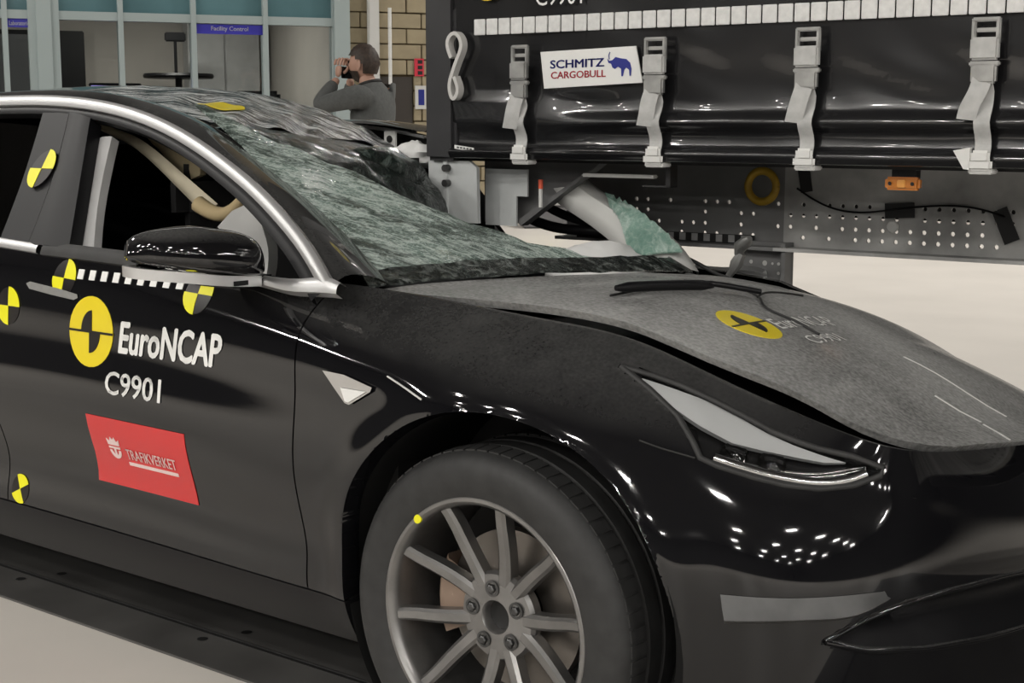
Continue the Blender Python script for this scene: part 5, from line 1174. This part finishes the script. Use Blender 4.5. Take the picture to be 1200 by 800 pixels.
# ================================================================== THE PERSON
PX, PY, PR = -5.03, 4.08, math.radians(193)
person = thing('person', 'man in grey jumper raising a black phone to his face by the wall', 'person', (PX, PY, 0), PR)
def skin_mesh(V, E, R, root=0, sub=2):
    me = bpy.data.meshes.new('figure'); me.from_pydata(V, E, []); ob = bpy.data.objects.new('figure', me); C.objects.link(ob)
    md = ob.modifiers.new('s', 'SKIN'); md.use_smooth_shade = True
    for i, sv in enumerate(me.skin_vertices[0].data):
        r = R[i]; sv.radius = r if hasattr(r, '__len__') else (r, r); sv.use_root = (i == root)
    ob.modifiers.new('u', 'SUBSURF').levels = sub
    dg = bpy.context.evaluated_depsgraph_get(); m2 = bpy.data.meshes.new_from_object(ob.evaluated_get(dg))
    vv = [tuple(v.co) for v in m2.vertices]; ff = [tuple(p.vertices) for p in m2.polygons]
    bpy.data.objects.remove(ob); bpy.data.meshes.remove(me); bpy.data.meshes.remove(m2); return vv, ff
V = [(0,0,.98),(-.01,0,1.12),(-.03,0,1.30),(-.03,0,1.44),(.005,0,1.53),(.02,0,1.60)]
E_ = [(0,1),(1,2),(2,3),(3,4),(4,5)]; R_ = [(.14,.11),(.13,.10),(.145,.105),(.10,.08),(.056,.056),(.055,.055)]
ARM = {}
for s in (1, -1):
    k = len(V); V += [(-.03,s*.165,1.435),(.10,s*.225,1.415),(.245,s*.215,1.385),(.215,s*.13,1.49),(.185,s*.075,1.565)]; E_ += [(3,k),(k,k+1),(k+1,k+2),(k+2,k+3),(k+3,k+4)]; R_ += [.056,.044,.038,.033,.026]; ARM[s] = k
    k = len(V); V += [(0,s*.10,.90),(.015,s*.11,.50),(-.02,s*.115,.10),(.08,s*.13,.045)]; E_ += [(0,k),(k,k+1),(k+1,k+2),(k+2,k+3)]; R_ += [.095,.060,.042,.040]
vv, ff = skin_mesh(V, E_, R_); B = MB(); B.add(vv, ff)
# head, facing +x
G = []
for i in range(36):
    a = 2*PI*i/36; row = []
    for j in range(25):
        b = -PI/2 + PI*j/24; d = Vector((math.cos(b)*math.cos(a), math.cos(b)*math.sin(a), math.sin(b)))
        x = d.x*.098; y = d.y*.076; z = d.z*.118
        if d.z < 0: x *= 1-.12*(-d.z); y *= 1-.30*(-d.z)**1.2
        if d.x > 0: 
            x += .010*math.exp(-((z+.03)/.05)**2)*d.x
            x += .024*math.exp(-(y/.014)**2)*math.exp(-((z+.018)/.022)**2)*(d.x > .5)           # nose
            x -= .008*math.exp(-((abs(y)-.032)/.014)**2)*math.exp(-((z-.008)/.012)**2)           # eye sockets
            x += .006*math.exp(-(y/.025)**2)*math.exp(-((z+.060)/.008)**2)                       # lips
            x += .012*math.exp(-(y/.03)**2)*math.exp(-((z+.098)/.02)**2)                         # chin
        row.append((x, y, z))
    G.append(row)
HM = Matrix.Translation((.035,0,1.655)) @ Matrix.Rotation(math.radians(-3), 4, 'Y')
hm = MB().grid(G, close_u=True); B.add([HM @ Vector(p) for p in hm.v], hm.f)
for s in (1,-1):
    em = MB(); em.grid([[HM @ Vector((-.008+.026*r*math.cos(t)*.75, s*(.074+.012*(1-r)+.010*r*(t > 1.6)*(t < 4.8)), -.005+.036*r*math.sin(t))) for t in np.linspace(0, 2*PI, 15)[:-1]] for r in (1,.8,.5,.05)], close_v=True); B.add(em.v, em.f)
# hands: palm and five bent fingers each
for s in (1,-1):
    W0 = Vector((.185,s*.075,1.565)); U_ = Vector((-.05,-s*.10,.99)).normalized(); N_h = Vector((.25,-s,.0)).normalized(); S_ = U_.cross(N_h).normalized()
    if S_.x > 0: S_ = -S_
    pv = [W0, W0+U_*.045, W0+U_*.085]; vv, ff = skin_mesh(pv, [(0,1),(1,2)], [(.026,.016),(.040,.016),(.040,.014)], 0, 1); B.add(vv, ff)
    for k, (o_, ln) in enumerate(((-.030,.058),(-.010,.070),(.010,.074),(.029,.066))):
        b0 = W0+U_*.080+S_*o_; b1 = b0+U_*ln*.42+N_h*.006; b2 = b1+U_*ln*.25+N_h*ln*.30; b3 = b2+N_h*ln*.32-U_*.006
        vv, ff = skin_mesh([b0,b1,b2,b3], [(0,1),(1,2),(2,3)], [.0095,.009,.0085,.007], 0, 1); B.add(vv, ff)
    t0 = W0+U_*.03+S_*.032; vv, ff = skin_mesh([t0, t0+S_*.022+U_*.025+N_h*.012, t0+S_*.026+U_*.055+N_h*.022], [(0,1),(1,2)], [.013,.011,.008], 0, 1); B.add(vv, ff)
pb = lambda m, n, mt, s=None, fix=True: local(m.obj(n, mt, person, s, fix), person)
SK = mat('skin', (.46,.27,.20), .55)
body_o = pb(B, 'body', SK, 180)
# face details
m = MB()
for s in (1,-1):
    hh = MB().lathe([(.0005,-.0005),(.006,.0),(.0085,-.004)], 12, 'x', (.096,s*.032,.008)); m.add([HM @ Vector(p) for p in hh.v], hh.f)
pb(m, 'eyes', mat('eye_dark', (.03,.02,.015), .2), 60)
def cap(name, cond, grow, mtl, n=(48,33), rough=.004):
    m = MB(); idx = {}; fs = []
    def P(i, j):
        a = 2*PI*(i % n[0])/n[0]; b = -PI/2 + PI*j/(n[1]-1); d = Vector((math.cos(b)*math.cos(a), math.cos(b)*math.sin(a), math.sin(b)))
        x = d.x*.098; y = d.y*.076; z = d.z*.118
        if d.z < 0: x *= 1-.12*(-d.z); y *= 1-.30*(-d.z)**1.2
        if d.x > 0: x += .010*math.exp(-((z+.03)/.05)**2)*d.x + .012*math.exp(-(y/.03)**2)*math.exp(-((z+.098)/.02)**2)
        return Vector((x, y, z)), d
    for i in range(n[0]):
        for j in range(n[1]-1):
            q = [(i,j),(i+1,j),(i+1,j+1),(i,j+1)]; c0 = sum((P(*k)[0] for k in q), Vector())/4
            if cond(c0): fs.append([((k[0]) % n[0], k[1]) for k in q])
    for f in fs:
        for k in f:
            if k not in idx:
                p, d = P(*k); idx[k] = len(m.v); g_ = grow + rough*noise.noise(p*90); m.v.append(tuple(HM @ (p + d*g_)))
        m.f.append(tuple(idx[k] for k in f))
    return pb(m, name, mtl, 180)
HAIR = mat('brown_hair', (.035,.022,.015), .6, nscale=60, namt=.4)
cap('hair', lambda p: (p.z > .045 and p.x < .085) or (p.z > .0 and p.x < .01 and not (abs(p.y) > .06 and p.x > -.03 and p.z < .02)) or (p.x < -.035 and p.z > -.055) or p.z > .085, .014, HAIR, rough=.008)
cap('beard', lambda p: p.x > .005 and p.z < -.042 and (p.z < -.066 or abs(p.y) > .022) , .007, HAIR)
# clothing grown over the same skeleton
SW = mat('grey_jumper', (.085,.088,.086), .85, nscale=50, namt=.12)
ks_ = [0,1,2,3]; V2 = [(0,0,.92),(-.01,0,1.12),(-.035,0,1.30),(-.035,0,1.44),(-.018,0,1.50),(-.008,0,1.53)]; E2 = [(0,1),(1,2),(2,3),(3,4),(4,5)]; R2 = [(.175,.14),(.165,.135),(.185,.145),(.14,.125),(.098,.095),(.072,.070)]
for s in (1,-1):
    k = len(V2); V2 += [(-.03,s*.10,1.452),(-.03,s*.185,1.445),(.10,s*.228,1.412),(.250,s*.217,1.382),(.222,s*.14,1.475),(.192,s*.088,1.545)]; E2 += [(3,k),(k,k+1),(k+1,k+2),(k+2,k+3),(k+3,k+4),(k+4,k+5)]; R2 += [.098,.086,.070,.060,.052,.042]
vv, ff = skin_mesh(V2, E2, R2); pb(MB().add(vv, ff), 'jumper', SW, 180)
m = MB(); m.tube([(-.012+.066*math.cos(t), .066*math.sin(t), 1.528+.018*math.cos(t+PI)) for t in np.linspace(0, 2*PI, 25)], .014, 8, caps=False); pb(m, 'collar', M['black'], 60)
V3 = [(0,0,.98)]; E3 = []; R3 = [(.165,.135)]
for s in (1,-1):
    k = len(V3); V3 += [(0,s*.10,.88),(.015,s*.112,.50),(-.02,s*.117,.09)]; E3 += [(0,k),(k,k+1),(k+1,k+2)]; R3 += [.112,.082,.068]
vv, ff = skin_mesh(V3, E3, R3); pb(MB().add(vv, ff), 'trousers', mat('dark_trousers', (.02,.02,.024), .85), 180)
for s in (1,-1): 
    m = MB(); m.grid([[(-.07+.27*k, s*.125+.045*math.cos(t)*(1-.5*max(0,k-.6)), .045*(1-.35*k)*(1+math.sin(t))) for t in np.linspace(0, 2*PI, 17)[:-1]] for k in np.linspace(0, 1, 10)], close_v=True)
    m.f += [tuple(range(16)), tuple(range(144,160))]; pb(m, 'shoe', M['black'], 60)
ph = thing('phone', 'black phone held up in both hands before his face', 'phone', Matrix.Translation((PX, PY, 0)) @ Matrix.Rotation(PR, 4, 'Z') @ Vector((.155,0,1.60)), PR)
local(MB().bbox((-.006,-.078,-.038),(.006,.078,.038),.004).obj('handset', M['gloss'], ph, 40), ph); local(MB().lathe([(.009,.0),(.009,.003),(.0003,.003)], 16, 'x', (.006,.055,.02)).obj('camera_lens', M['steel'], ph), ph)
